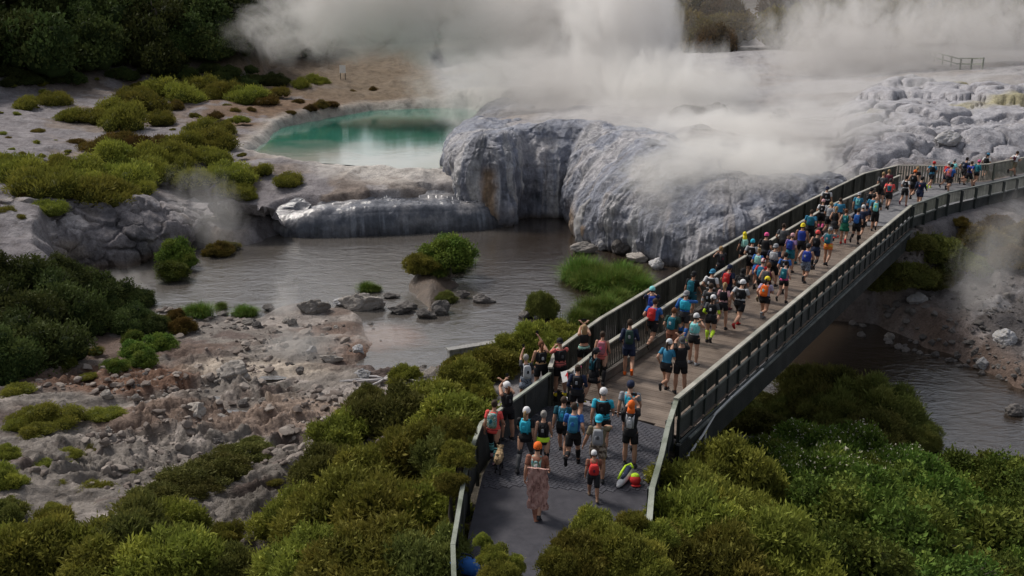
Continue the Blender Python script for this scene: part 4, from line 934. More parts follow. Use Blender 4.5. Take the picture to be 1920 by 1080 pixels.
# right foreground
bushes([(1580, 722, 88), (1532, 705, 60), (1645, 748, 82), (1702, 795, 52), (1620, 785, 72), (1498, 752, 46), (1560, 770, 60), (1725, 820, 34)], 'fine', 'feathery olive bush standing over the river right of the bridge', 'feathery bushes over the river', 'bush', 'bush', nvar=2, zs=.9)
bushes([(1385, 765, 46), (1422, 785, 42), (1350, 790, 34), (1425, 745, 28), (1310, 812, 26), (1285, 838, 22, 'broad')], 'kanuka', 'dark shrub tucked beneath the near end of the bridge barrier', 'shrubs beneath the near barrier', zs=.75)
bushes([(1450, 836, 58), (1520, 812, 66), (1600, 826, 78), (1684, 858, 60), (1560, 872, 80), (1480, 870, 60), (1640, 880, 60), (1730, 880, 40)], 'glossy', 'glossy green bush dotted with pale seed heads below the bridge', 'glossy bushes with seed heads', 'bush', 'bush', nvar=2, zs=.9)
bushes([(1292, 905, 78), (1362, 885, 78), (1305, 985, 92), (1402, 965, 92), (1252, 1055, 70), (1352, 1055, 95), (1452, 1035, 95), (1432, 905, 72), (1262, 940, 42), (1240, 985, 40)], 'manuka', 'olive brown bush crowding the right edge of the asphalt path', 'olive bushes right of the near path', 'bush', 'bush', nvar=4)
bushes([(1552, 955, 92), (1652, 935, 92), (1752, 905, 80), (1822, 885, 68), (1902, 895, 70), (1702, 1005, 105), (1822, 995, 105), (1602, 1045, 95), (1902, 1025, 95), (1752, 1075, 95), (1512, 1055, 75), (1850, 1075, 90), (1960, 950, 80), (1950, 1060, 90)], 'broad', 'broad leaved bright green bush in the lower right foreground', 'green bushes in the lower right', 'bush', 'bush', nvar=4)
# tall bush tops close below the viewpoint, standing in front of the path
def tall(u, v, rpx, d, kind, label, group):
    x = (u - 960) / FPX; up = -(v - 540) / FPX; dy, dz = math.cos(TH) + up * math.sin(TH), -math.sin(TH) + up * math.cos(TH); t = d / dy
    c = Vector((x * t, d, CAMH + dz * t)); r = rpx / FPX * t; z0 = height(c.x, c.y)
    root = empty('tall_bush', (c.x, c.y, z0), 0, label, 'bush', group)
    o = link('crown', kit(kind, random.randrange(3)), None, root); o.location = (0, 0, c.z - z0 - r * .55); o.scale = (r * 1.08, r * 1.08, r * 1.2); o.rotation_euler.z = random.uniform(0, 6)
    m = MB(); h = c.z - z0
    for k in range(3): m.tube([(.05 * k, .04 * k, -.2), (.1 * math.cos(k * 2), .1 * math.sin(k * 2), h * .5), (.2 * r * math.cos(k * 2), .2 * r * math.sin(k * 2), h)], [.06, .045, .015], 6)
    m.build('stem', MAT['bark'], root, True)
for a in [(1118, 985, 50, 16.6), (1090, 1045, 62, 15.6), (1175, 1050, 66, 15.6), (1190, 985, 34, 16.8), (1140, 1025, 55, 16.0), (1050, 1070, 48, 15.2), (1235, 1010, 46, 16.6), (1212, 1080, 60, 15.2)]:
    tall(*a, 'manuka', 'olive bush top rising in front of the asphalt path at the frame bottom', 'bush tops before the path')
for a in [(860, 852, 34, 22.4), (866, 806, 32, 23.6), (848, 905, 30, 21.6)]:
    tall(*a, 'manuka', 'olive bush leaning over the path edge fence', 'bushes leaning over the path edge fence')
for a in [(925, 1048, 34, 15.4), (962, 1056, 24, 15.4), (905, 1015, 18, 15.8), (940, 1084, 42, 15.0)]:
    tall(*a, 'manuka', 'thin brownish bush top over the lower end of the asphalt path', 'thin bush tops over the path')

# sedge tussocks
def tussock(n, ll, seed):
    g = np.random.default_rng(seed); a = g.uniform(0, 6.283, n); b = g.uniform(.15, 1.15, n); L = ll * g.uniform(.6, 1.2, n); p = g.normal(size=(n, 2)) * .22
    V = []; 
    w0 = g.uniform(.010, .02, n)
    for k in range(4):
        f = k / 3; ang = b * (f ** 1.3) * 1.25; rr = L * f * np.sin(.3 * b + ang * .6); zz = L * f * np.cos(.25 * b + ang * .75)
        c = np.stack([p[:, 0] + rr * np.cos(a), p[:, 1] + rr * np.sin(a), zz - .05], 1); s = np.stack([-np.sin(a), np.cos(a), 0 * a], 1) * (w0 * (1 - .85 * f))[:, None]
        V += [c - s, c + s]
    V = np.stack(V, 1); F = []
    base = np.arange(n)[:, None] * 8
    F = np.concatenate([base + np.array(q) for q in ((0, 1, 3, 2), (2, 3, 5, 4), (4, 5, 7, 6))])
    t = np.repeat(np.stack([.2 + .8 * g.random(n), g.random(n) ** 3, 0 * a], 1), 8, 0)
    me = npmesh('sedge', V.reshape(-1, 3), F, False, {'tint': t}); me.materials.append(MAT['sedge']); return me
TU = [tussock(1500, 1.0, 900 + i) for i in range(3)]
for (u, v, r, s, lab, grp) in [(1090, 508, 30, 1.35, 0, 0), (1120, 522, 30, 1.3, 0, 0), (1150, 532, 34, 1.3, 0, 0), (1185, 528, 26, 1.15, 0, 0), (1100, 530, 28, 1.1, 0, 0), (1165, 515, 24, 1.1, 0, 0), (1200, 540, 20, 1.0, 0, 0), (1075, 520, 20, .9, 0, 0), (1130, 540, 24, 1.0, 0, 0),
                      (850, 500, 24, .95, 1, 0), (868, 492, 18, .8, 1, 0), (822, 512, 16, .7, 1, 0), (378, 586, 24, .75, 2, 0), (360, 590, 16, .6, 2, 0), (415, 578, 9, .4, 2, 0), (688, 540, 16, .6, 3, 0), (705, 545, 9, .4, 3, 0),
                      (1105, 582, 22, .95, 4, 0), (1135, 578, 20, .95, 4, 0), (1160, 560, 16, .8, 4, 0), (1085, 598, 20, .8, 4, 0), (455, 588, 16, .6, 5, 0), (470, 590, 10, .5, 5, 0)]:
    S = settle([(u, v)], [r], .35)[0]; o = bpy.data.objects.new('sedge_tussock', random.choice(TU)); COL.objects.link(o)
    o.location = S[:3]; o.scale = (s * 1.25, s * 1.25, s); o.rotation_euler.z = random.uniform(0, 6)
    L_ = [('bright green sedge tussock in the large grassy clump beside the terrace cove', 'sedges in the grassy clump'), ('green sedge tussock hanging over the edge of the river island', 'sedges on the island'), ('green sedge tussock at the river bend above the rocky flat', 'sedges at the river bend'),
          ('green sedge tuft on the pale rock shoal in midstream', 'sedges on the shoal'), ('yellowish sedge tussock between the river and the slatted fence', 'sedges along the fence'), ('small sedge tuft beside a pale stone on the rocky flat', 'sedges on the rocky flat')][lab]
    tag(o, L_[0], 'sedge', L_[1])

# forest on the hill and behind the steam: each tree a crown on a trunk
def tree(x, y, z, r, hgt, label, group, kind='crown', tint=None):
    root = empty('tree', (x, y, z), random.uniform(0, 6.28), label, 'tree', group)
    o = link('crown', kit(kind, random.randrange(5)), None, root); o.location = (0, 0, hgt - r * .95); s = r * 1.12; o.scale = (s * random.uniform(.9, 1.1), s * random.uniform(.9, 1.1), s * random.uniform(1.0, 1.3))
    t = link('trunk', TRUNK, None, root); t.scale = (r * .1, r * .1, hgt)
tm = MB(); tm.tube([(0, 0, -.15), (.2, .1, .3), (-.1, .2, .7), (.1, 0, .95)], [1.2, .9, .6, .3], 7, cap=False); tm.tube([(.1, .1, .45), (3.0, .5, .75)], [.5, .2], 5); tm.tube([(0, .1, .5), (-2.6, -1.5, .8)], [.5, .2], 5)
TRUNK = tm.mesh('trunk', True); TRUNK.materials.append(MAT['bark'])
pts = []; g = np.random.default_rng(5)
for r in np.arange(110, 176, 4.0):
    for a in np.arange(-31, -9.0, 1.7):
        rr, aa = r + g.uniform(-2.4, 2.4), R(a + g.uniform(-.9, .9)); pts.append((rr * math.sin(aa), rr * math.cos(aa)))
pts = np.array(pts); z = land(pts[:, 0], pts[:, 1], False); z0 = z; ok = z > 2.7
front = np.zeros(len(pts)); q = []
for (x, y), zz in zip(pts[ok], z[ok]):
    fwd = y * math.cos(TH) - (zz + 4 - CAMH) * math.sin(TH); v = 540 - FPX * (y * math.sin(TH) + (zz + 4 - CAMH) * math.cos(TH)) / fwd
    if v > -75: q.append((x, y, zz))
random.shuffle(q)
for x, y, zz in q[:270]:
    if random.random() < .05: continue
    rad = random.uniform(2.4, 4.3); tree(x, y, zz - .3, rad, rad * random.uniform(1.0, 1.4), 'dark evergreen tree of the forest covering the hill beyond the pool', 'forest trees on the hill')
for r in np.arange(166, 204, 6.0):
    for a in np.arange(-9, 31, 2.3):
        rr, aa = r + g.uniform(-3, 3), R(a + g.uniform(-1.2, 1.2)); x, y = rr * math.sin(aa), rr * math.cos(aa); rad = random.uniform(2.4, 4.4); hz = height(x, y)
        if hz < 3.2 and False: continue
        tree(x, y, hz - .3, rad, rad * random.uniform(1.05, 1.45), 'brownish tree half lost in the steam behind the geysers', 'trees behind the geyser steam', 'crownrust')
# ------------------------------------------------------------------ rocks
ICO4 = ico(5)
def rock_mesh(seed, sub=3, facet=.5):
    g = np.random.default_rng(seed); V, F = ICO4; V = V.copy()
    for _ in range(11):
        n = g.normal(size=3); n /= np.linalg.norm(n); d = g.uniform(.5, .86); s = V @ n; V = V - np.where(s > d, (s - d) * .92, 0)[:, None] * n
    r = 1 + .22 * (fbm(V[:, 0] * 1.5 + seed, V[:, 1] * 1.5, V[:, 2] * 1.5 + 9, 4, seed) - .5) + .20 * (fbm(V[:, 0] * 4 + seed, V[:, 1] * 4 + 20, V[:, 2] * 4 + 9, 5, seed + 1, .6) - .5) - .10 * (ridge(V[:, 0] * 2 + seed, V[:, 1] * 2 + 20, V[:, 2] * 2 + 9, 4, seed + 2) > .62)
    V = V * r[:, None]; me = npmesh('rock', V, F, True); return me
def rock_mat(name, a, b, c3):
    t = NT(name); p = t.pos(); oi = t.n('ShaderNodeObjectInfo').outputs['Random']; n1 = t.noise(2.2, 7, p, .65); n2 = t.noise(11, 6, p, .65)
    c = t.mix(n1, a, b); c = t.mix(t.ramp(n2, [(.45, (0, 0, 0)), (.66, (1, 1, 1))]), c, c3); hv = t.n('ShaderNodeHueSaturation'); t.set(hv, 'Color', c); t.set(hv, 'Value', t.math('ADD', .65, t.math('MULTIPLY', oi, .7)))
    t.P(Base_Color=hv.outputs[0], Roughness=.85, Normal=t.bump(t.math('ADD', n1, n2), .8, .08)); return t.m
MAT['rockpale'] = rock_mat('pale_rock', (.17, .15, .135), (.42, .39, .36), (.25, .22, .19))
MAT['rockdark'] = rock_mat('dark_rock', (.07, .062, .058), (.17, .155, .145), (.11, .10, .095))
MAT['rockblue'] = rock_mat('blue_grey_rock', (.20, .20, .22), (.42, .42, .44), (.30, .28, .24))
RK = {}
def rk(mat, i):
    if (mat, i) not in RK: me = rock_mesh(500 + i * 13); me.materials.append(MAT[mat]); RK[(mat, i)] = me
    return RK[(mat, i)]
def rock(u, v, w, h, mat, label, group=None, sink=.25, deep=1.0, name='boulder'):
    S = settle([(u, v + h * .3)], [h], .15)[0]; k = S[3] / h
    o = bpy.data.objects.new(name, rk(mat, random.randrange(6))); COL.objects.link(o); a, b = w * k, h * k * 1.25
    o.scale = (a, max(b, a * .6) * deep, b); o.location = (S[0], S[1], S[2] + b * (.45 - sink)); o.rotation_euler = (random.uniform(-.15, .15), random.uniform(-.15, .15), random.uniform(-.3, .3) if w > h * 1.5 else random.uniform(0, 6.28))
    return tag(o, label, 'boulder' if name == 'boulder' else 'stone', group)
for a in [(675, 568, 46, 22, 'rockpale', 'large pale cracked boulder on the shoal in midstream'), (587, 580, 34, 18, 'rockpale', 'broad pale rock at the head of the shoal'), (620, 672, 24, 9, 'rockpale', 'smooth flat cream boulder lying on the rocky flat'),
          (672, 660, 14, 9, 'rockblue', 'small grey boulder behind the flat cream boulder'), (585, 659, 11, 9, 'rockblue', 'round grey boulder left of the flat cream boulder'), (680, 705, 18, 13, 'rockblue', 'grey boulder beside the bleached driftwood roots'), (468, 605, 16, 7, 'rockpale', 'pale flat stone beside the sedge tuft at the water edge'),
          (370, 778, 30, 20, 'rockpale', 'rounded tan boulder in the middle of the rocky bank'), (415, 782, 20, 11, 'rockpale', 'tan block next to the small puddle'), (440, 700, 40, 22, 'rockpale', 'long rough grey brown outcrop on the rocky flat'), (765, 575, 24, 9, 'rockdark', 'low dark rock breaking the water left of the island'),
          (825, 580, 24, 17, 'rockdark', 'dark steaming boulder in the water below the island'), (910, 563, 24, 11, 'rockdark', 'flat mossy rock alone in the river'), (984, 590, 13, 11, 'rockdark', 'round dark boulder beside the tall egg shaped bush'), (1780, 263, 30, 15, 'rockblue', 'smooth slanted slab on top of the boulder mound'), (1300, 208, 48, 14, 'rockdark', 'long dark rock ridge beside the geyser jet'), (1340, 205, 26, 15, 'rockdark', 'dark humped rock at the right of the geyser ridge'), (1313, 246, 27, 11, 'rockblue', 'isolated grey boulder on the wet plateau before the geyser'), (1460, 218, 24, 13, 'rockblue', 'pale rock on the plateau under a bare branch'),
          (1668, 632, 11, 8, 'rockpale', 'pale round boulder in the shallows of the far right bank'), (1880, 640, 24, 17, 'rockblue', 'large pale boulder on the dark right bank'), (1842, 682, 17, 11, 'rockblue', 'rounded grey boulder at the steaming right bank water edge'), (1900, 770, 22, 13, 'rockdark', 'wet brown boulder at the right edge of the river'),
          (1845, 455, 18, 16, 'rockblue', 'grey angular boulder among shrubs under the far path'), (1720, 560, 20, 14, 'rockblue', 'grey rock face block among the dark bank shrubs'), (1810, 400, 16, 12, 'concrete', 'pale concrete block under the far path fence')]:
    if a[4] == 'concrete': continue
    rock(*a)
def rock_at(u, v, z, w, h, dp, mat, label, rz=0.0):
    x, y, _ = at(u, v, z); o = bpy.data.objects.new('boulder', rk(mat, random.randrange(6))); COL.objects.link(o); o.location = (x, y + dp * .35, z + h * .36); o.scale = (w / 2, dp / 2, h * .62); o.rotation_euler = (random.uniform(-.12, .12), random.uniform(-.12, .12), rz)
    return tag(o, label, 'boulder')
rock_at(1112, 458, -5.0, 2.6, 3.3, 2.4, 'rockblue', 'tall knobbly blue grey rock lump standing at the mouth of the terrace cove', .4)
rock_at(1148, 462, -5.0, 1.4, 2.0, 1.4, 'rockpale', 'tan streaked rock leaning against the terrace foot', 1.2)
rock_at(1098, 476, -5.0, 2.3, .75, 1.1, 'rockpale', 'long pale rock slab at the mouth of the terrace cove', .3)
rock_at(1130, 470, -5.0, .9, .8, .9, 'rockblue', 'small blue grey rock wedged before the tall rock lump', 2.0)
rock_at(1168, 478, -5.0, 1.7, 1.2, 1.3, 'rockdark', 'dark hollowed rock at the terrace foot', .8)
rock_at(1196, 492, -5.0, 1.5, .7, 1.0, 'rockpale', 'tan rock where the terrace meets the river', .1)
for (u, v, w_, h_, mt, lb) in [(748, 590, 1.6, .45, 'rockdark', 'flat muddy rock at the left tip of the river island'), (800, 598, 1.2, .5, 'rockdark', 'dark rock at the near tip of the river island'), (705, 580, 1.3, .5, 'rockpale', 'pale rock ending the shoal beside the open river'), (640, 574, 1.0, .4, 'rockblue', 'grey stone on the river side of the shoal'),
        (505, 584, .9, .35, 'rockdark', 'dark wet stone on the near shoreline of the river'), (735, 560, 1.1, .3, 'rockdark', 'low dark rock awash left of the river island'), (868, 560, .9, .5, 'rockdark', 'dark stone under the right side of the river island')]: rock_at(u, v, -5.0, w_, h_, w_ * .7, mt, lb, random.uniform(-.5, .5))
rock_at(1230, 505, -5.0, 1.1, .8, .9, 'rockblue', 'grey rock at the waterline beside the slatted fence', 2.6)
g = np.random.default_rng(44)
pl = []
while len(pl) < 170:
    u, v = g.uniform(180, 840), g.uniform(585, 850); 
    x, y, _ = at(u, v, -4.6)
    if sdpoly(RIVER, np.array([x]), np.array([y]))[0] < .3: continue
    if v > 1000 - .42 * u + 60 or v < 760 - .42 * u: continue
    if vn(np.array([x * .5]), np.array([y * .5]), None, 77)[0] < .42: continue
    pl.append((u, v))
for u, v in pl:
    s = float(np.clip(g.lognormal(1.3, .55), 1.8, 12)) * (v / 700); rock(u, v, s * 1.25, s * .75, 'rockpale' if g.random() < .72 else 'rockdark', 'loose broken stone on the rocky bank left of the river', 'loose stones on the left bank', name='stone')
for i in range(60):
    u = g.uniform(1560, 1920); v = 600 + (u - 1560) * .33 + g.uniform(-50, 12); s = g.uniform(3, 8)
    rock(u, v, s * 1.3, s * .8, 'rockdark', 'loose stone on the dark right bank of the river', 'loose stones on the right bank', name='stone')
# rubble: thousands of small broken stones nobody could count
def rubble(name, cu, n, smin, smax, seed, mat, label, keepf):
    g = np.random.default_rng(seed); u = g.uniform(cu[0], cu[1], n * 4); v = g.uniform(cu[2], cu[3], n * 4); p = np.array([at(a, b, -4.4)[:2] for a, b in zip(u, v)]); ok = keepf(u, v, p[:, 0], p[:, 1], g); p = p[ok][:n]
    z = land(p[:, 0], p[:, 1]); bases = [rock_small(i) for i in range(6)]; V = []; F = []; k = 0
    for i, (x, y) in enumerate(p):
        b, f = bases[i % 6]; s = smin * (smax / smin) ** (g.random() ** 3.0); q = b * np.array((s * g.uniform(.8, 1.5), s * g.uniform(.7, 1.2), s * g.uniform(.4, .8))); q = q @ rotz(g.uniform(0, 6.28)).T @ roty(g.uniform(-.4, .4)).T
        V.append(q + (x, y, z[i] + s * .12)); F.append(f + k); k += len(q)
    tone = np.repeat(g.random(len(p)), len(bases[0][0])); o = link(name, npmesh(name, np.concatenate(V), np.concatenate(F), False, {'tone': tone}), mat); return tag(o, label, kind='stuff')
def rock_small(i):
    g = np.random.default_rng(900 + i); V, F = ICO2; V = V.copy()
    for _ in range(8):
        n = g.normal(size=3); n /= np.linalg.norm(n); d = g.uniform(.4, .8); s = V @ n; V = V - np.where(s > d, (s - d) * .95, 0)[:, None] * n
    return V, F
def rotz(a): c, s = math.cos(a), math.sin(a); return np.array([[c, -s, 0], [s, c, 0], [0, 0, 1]])
def roty(a): c, s = math.cos(a), math.sin(a); return np.array([[c, 0, s], [0, 1, 0], [-s, 0, c]])
t = NT('rubble_stone'); n1 = t.noise(5, 6, t.pos(), .65); tn = t.n('ShaderNodeSeparateColor'); t.set(tn, 'Color', t.attr('tone'))
t.P(Base_Color=t.mix(n1, t.mix(tn.outputs[0], (.07, .052, .044), (.18, .145, .125)), t.mix(tn.outputs[0], (.13, .10, .085), (.36, .32, .285))), Roughness=.9, Normal=t.bump(n1, .6, .04)); MAT['rubble'] = t.m
def kp(u, v, x, y, g):
    m = (sdpoly(RIVER, x, y) > .15) & (x < -1.5 - .25 * (y - 24)) & (v < 1010 - .0 * u); return m & (fbm(x * .4, y * .5, None, 3, 77) + .25 * (g.random(len(x)) - .5) > .47)
rubble('rubble', (60, 850, 575, 980), 3000, .03, .30, 31, MAT['rubble'], 'scattered small rubble of broken stone over the rocky left bank', kp)
rubble('rubble', (1560, 1960, 560, 780), 700, .05, .28, 32, MAT['rockdark'], 'small dark rubble along the right bank of the river', lambda u, v, x, y, g: sdpoly(RIVER, x, y) > .1)
# bleached driftwood: roots by the fence side bank and a bare branch on the plateau
def driftwood(u, v, z, n, ln, label, cat='driftwood', seed=3):
    g = np.random.default_rng(seed); q = at(u, v, z); zz = height(q[0], q[1]); m = MB()
    for k in range(n):
        a = g.uniform(-.6, 1.2) + (math.pi if g.random() < .3 else 0); P = [(0, 0, .1)]; p = np.array([0, 0, .12])
        for i in range(5):
            p = p + np.array([math.cos(a), math.sin(a), g.uniform(-.12, .16)]) * ln / 5; a += g.uniform(-.5, .5); P.append(tuple(p))
        m.tube(P, list(np.linspace(.07, .015, 6)), 6)
    o = m.build('driftwood', plain('bleached_wood', (.40, .38, .38), .8, .25), None, True); o.location = (q[0], q[1], zz + .05); return tag(o, label, cat)
driftwood(720, 712, -4.6, 13, 2.0, 'tangle of bleached driftwood roots on the sandy bank')
driftwood(1470, 225, 1.8, 4, 4.5, 'bare bleached branch lying on the wet plateau', 'branch', 8)
driftwood(335, 545, -4.9, 9, 1.8, 'dark fallen branches in the water below the bluff', seed=12)
# small puddles between the rocks
for i, (u, v, z, rx, ry, lab) in enumerate([(448, 766, -4.42, .55, .45, 'small grey puddle beside the tan block'), (388, 738, -4.3, .6, .4, 'shallow puddle among stones in the rocky flat'), (508, 708, -4.55, .6, .3, 'thin puddle under the steam vent of the flat')]):
    q = at(u, v, z); pts = [(q[0] + rx * math.cos(a) * (1 + .2 * math.sin(3 * a + i)), q[1] + ry * math.sin(a) * (1 + .2 * math.cos(2 * a))) for a in np.linspace(0, 6.283, 28, endpoint=False)]
    sheet('puddle_water', pts, -4.55, MAT['river'], lab)
# ------------------------------------------------------------------ people
def V3(*a): return np.array(a, float)
def rotx(a): c, s = math.cos(a), math.sin(a); return np.array([[1, 0, 0], [0, c, -s], [0, s, c]])
def roty(a): c, s = math.cos(a), math.sin(a); return np.array([[c, 0, s], [0, 1, 0], [-s, 0, c]])
def rotz(a): c, s = math.cos(a), math.sin(a); return np.array([[c, -s, 0], [s, c, 0], [0, 0, 1]])
# pose: lean (forward), twist, legs (thigh forward, knee bend, out), arms (raise forward, out, elbow bend, inward turn)
POSES = {
    'stand': dict(lean=2, L=(2, 3, 4), Rr=(-2, 3, 4), aL=(5, 9, 14, 0), aR=(5, 9, 14, 0)),
    'wide': dict(lean=3, L=(4, 4, 9), Rr=(-4, 6, 9), aL=(8, 14, 35, 10), aR=(8, 14, 35, 10)),
    'walk': dict(lean=4, L=(20, 8, 2), Rr=(-16, 14, 2), aL=(-14, 9, 25, 5), aR=(20, 9, 35, 10)),
    'run': dict(lean=9, L=(36, 48, 1), Rr=(-22, 42, 1), aL=(-38, 14, 88, 8), aR=(24, 12, 92, 24)),
    'stride': dict(lean=9, L=(26, 14, 1), Rr=(-20, 74, 2), aL=(-36, 16, 84, 8), aR=(20, 13, 88, 20)),
    'jog': dict(lean=7, L=(8, 10, 2), Rr=(-4, 62, 2), aL=(-18, 16, 84, 14), aR=(2, 16, 86, 20)),
    'photo': dict(lean=-1, L=(3, 3, 4), Rr=(-2, 4, 4), aL=(118, 22, 58, 24), aR=(118, 22, 58, 24), head=12),
    'photolow': dict(lean=2, L=(3, 3, 4), Rr=(-2, 4, 4), aL=(58, 20, 92, 26), aR=(58, 20, 92, 26), head=-4),
    'onearm': dict(lean=0, L=(3, 3, 5), Rr=(-3, 5, 4), aL=(126, 18, 26, 14), aR=(8, 14, 50, 18), head=8),
    'wave': dict(lean=4, L=(8, 6, 4), Rr=(-6, 16, 4), aL=(-5, 18, 20, 0), aR=(70, 58, 40, 40), head=4),
    'elbow': dict(lean=4, L=(6, 8, 2), Rr=(-6, 40, 2), aL=(-12, 30, 80, 10), aR=(60, 62, 105, 55)),
    'kneel': dict(lean=22, L=(58, 92, 6), Rr=(20, 96, 6), aL=(20, 16, 70, 20), aR=(20, 16, 70, 20), head=-6),
}
def skeleton(pose, fem, mirror):
    p = POSES[pose]; sh = .185 if not fem else .165; hip = .092 if not fem else .10
    legs = dict(L=p['L'], R=p['Rr']); arms = dict(L=p['aL'], R=p['aR'])
    if mirror: legs = dict(L=p['Rr'], R=p['L']); arms = dict(L=p['aR'], R=p['aL'])
    S = {}; ln = R(p['lean']); T = rotx(-ln); pel = V3(0, 0, .93)
    S['pel'] = pel; S['T'] = T; up = lambda x, y, z: pel + T @ V3(x, y, z)
    S['waist'] = up(0, 0, .14); S['chest'] = up(0, .01, .34); S['nb'] = up(0, -.005, .52); S['neck'] = up(0, .02, .58)
    H = rotx(R(p.get('head', 0)) * 1.0 - ln * .4); S['H'] = H; S['head'] = S['neck'] + H @ V3(0, .03, .125)
    for sd, k in (('L', -1), ('R', 1)):
        a, kn, out = legs[sd]; h = pel + V3(k * hip, 0, -.02); A_ = roty(k * R(-out)) @ rotx(R(a)); knee = h + A_ @ V3(0, .0, -.43)
        B_ = roty(k * R(-out * .4)) @ rotx(R(a - kn)); ank = knee + B_ @ V3(0, 0, -.42)
        S['hip' + sd], S['knee' + sd], S['ank' + sd] = h, knee, ank
        fa = R(np.clip((a - kn) * .8, -75, 12)) if a - kn < -10 else 0.0; S['foot' + sd] = rotx(fa)
        f, o, e, tw = arms[sd]; s = pel + T @ V3(k * sh, -.005, .475); Q = T @ roty(k * R(-o)) @ rotx(R(f)); el = s + Q @ V3(0, 0, -.285)
        Q2 = Q @ rotz(k * R(tw)) @ rotx(R(e)); wr = el + Q2 @ V3(0, 0, -.245); S['sh' + sd], S['el' + sd], S['wr' + sd], S['hand' + sd] = s, el, wr, Q2
    low = min(S['ankL'][2] - .075, S['ankR'][2] - .075); dz = -low
    for k, v in S.items():
        if isinstance(v, np.ndarray) and v.shape == (3,): S[k] = v + V3(0, 0, dz)
    S['fem'] = fem; return S

TOR = [(-.07, .150, .115), (.0, .165, .122), (.06, .158, .115), (.14, .138, .102), (.24, .150, .108), (.34, .168, .116), (.43, .172, .110), (.495, .130, .085), (.535, .070, .062)]
TORF = [(-.07, .160, .122), (.0, .175, .128), (.06, .162, .116), (.14, .122, .096), (.24, .130, .104), (.34, .146, .118), (.43, .152, .100), (.495, .112, .076), (.535, .058, .055)]
def torso_loft(S, z0, z1, ex, n=18, ey=None, yoff=0.0):
    T = S['T']; prof = TORF if S['fem'] else TOR; zs = [p[0] for p in prof]; Z = np.linspace(z0, z1, 9)
    pts = [S['pel'] + T @ V3(0, (.012 * math.sin(z * 5)) + yoff, z) for z in Z]; rad = [(np.interp(z, zs, [p[1] for p in prof]) + ex, np.interp(z, zs, [p[2] for p in prof]) + (ex if ey is None else ey)) for z in Z]
    return tube(pts, rad, n, True, ref=tuple(T @ V3(0, 1, 0)))
def limb(a, b, ra, rb, n=10, t0=0, t1=1, bulge=0.0, cap=True):
    P = []; rr = []
    for t in np.linspace(t0, t1, 5): P.append(tuple(a + (b - a) * t)); rr.append(ra + (rb - ra) * t + bulge * math.sin(math.pi * min(1, t * 1.25)))
    return tube(P, rr, n, cap, ref=(0, 1, .02))
def merge(parts):
    V = []; F = []; k = 0
    for v, f in parts: V += [tuple(q) for q in v]; F += [tuple(i + k for i in q) for q in f]; k += len(v)
    return V, F
def ell(c, r, M=None, sub=2):
    v, f = (ICO2 if sub == 2 else ICO1); q = v * np.array(r); q = q @ M.T if M is not None else q
    return q + c, f
def mesh_of(name, parts, smooth=True, voxel=None):
    V, F = merge(parts); me = bpy.data.meshes.new(name); me.from_pydata(V, [], F); me.update()
    if voxel:
        o = bpy.data.objects.new('tmp', me); COL.objects.link(o); md = o.modifiers.new('r', 'REMESH'); md.mode = 'VOXEL'; md.voxel_size = voxel
        sm = o.modifiers.new('s', 'SMOOTH'); sm.iterations = 3; sm.factor = .5
        dg = bpy.context.evaluated_depsgraph_get(); dg.update(); m2 = bpy.data.meshes.new_from_object(o.evaluated_get(dg)); bpy.data.objects.remove(o); bpy.data.meshes.remove(me); me = m2; me.name = name
    me.polygons.foreach_set('use_smooth', np.full(len(me.polygons), smooth)); return me
def rbox(c, size, M, n=16, pw=.45, taper=.85):
    "rounded box lofted along its local z"
    V = []; F = []; sx, sy, sz = [q / 2 for q in size]; Z = [(-1, .55), (-.93, .85), (-.6, 1), (.3, .97), (.8, taper), (.97, taper * .8), (1, taper * .5)]
    for z, k in Z:
        for i in range(n):
            t = 2 * math.pi * i / n; x = math.copysign(abs(math.cos(t)) ** pw, math.cos(t)) * sx * k; y = math.copysign(abs(math.sin(t)) ** pw, math.sin(t)) * sy * k
            V.append(tuple(c + M @ V3(x, y, z * sz)))
    for i in range(len(Z) - 1):
        for k in range(n): F.append((i * n + k, i * n + (k + 1) % n, (i + 1) * n + (k + 1) % n, (i + 1) * n + k))
    F.append(tuple(range(n - 1, -1, -1))); F.append(tuple((len(Z) - 1) * n + k for k in range(n))); return V, F

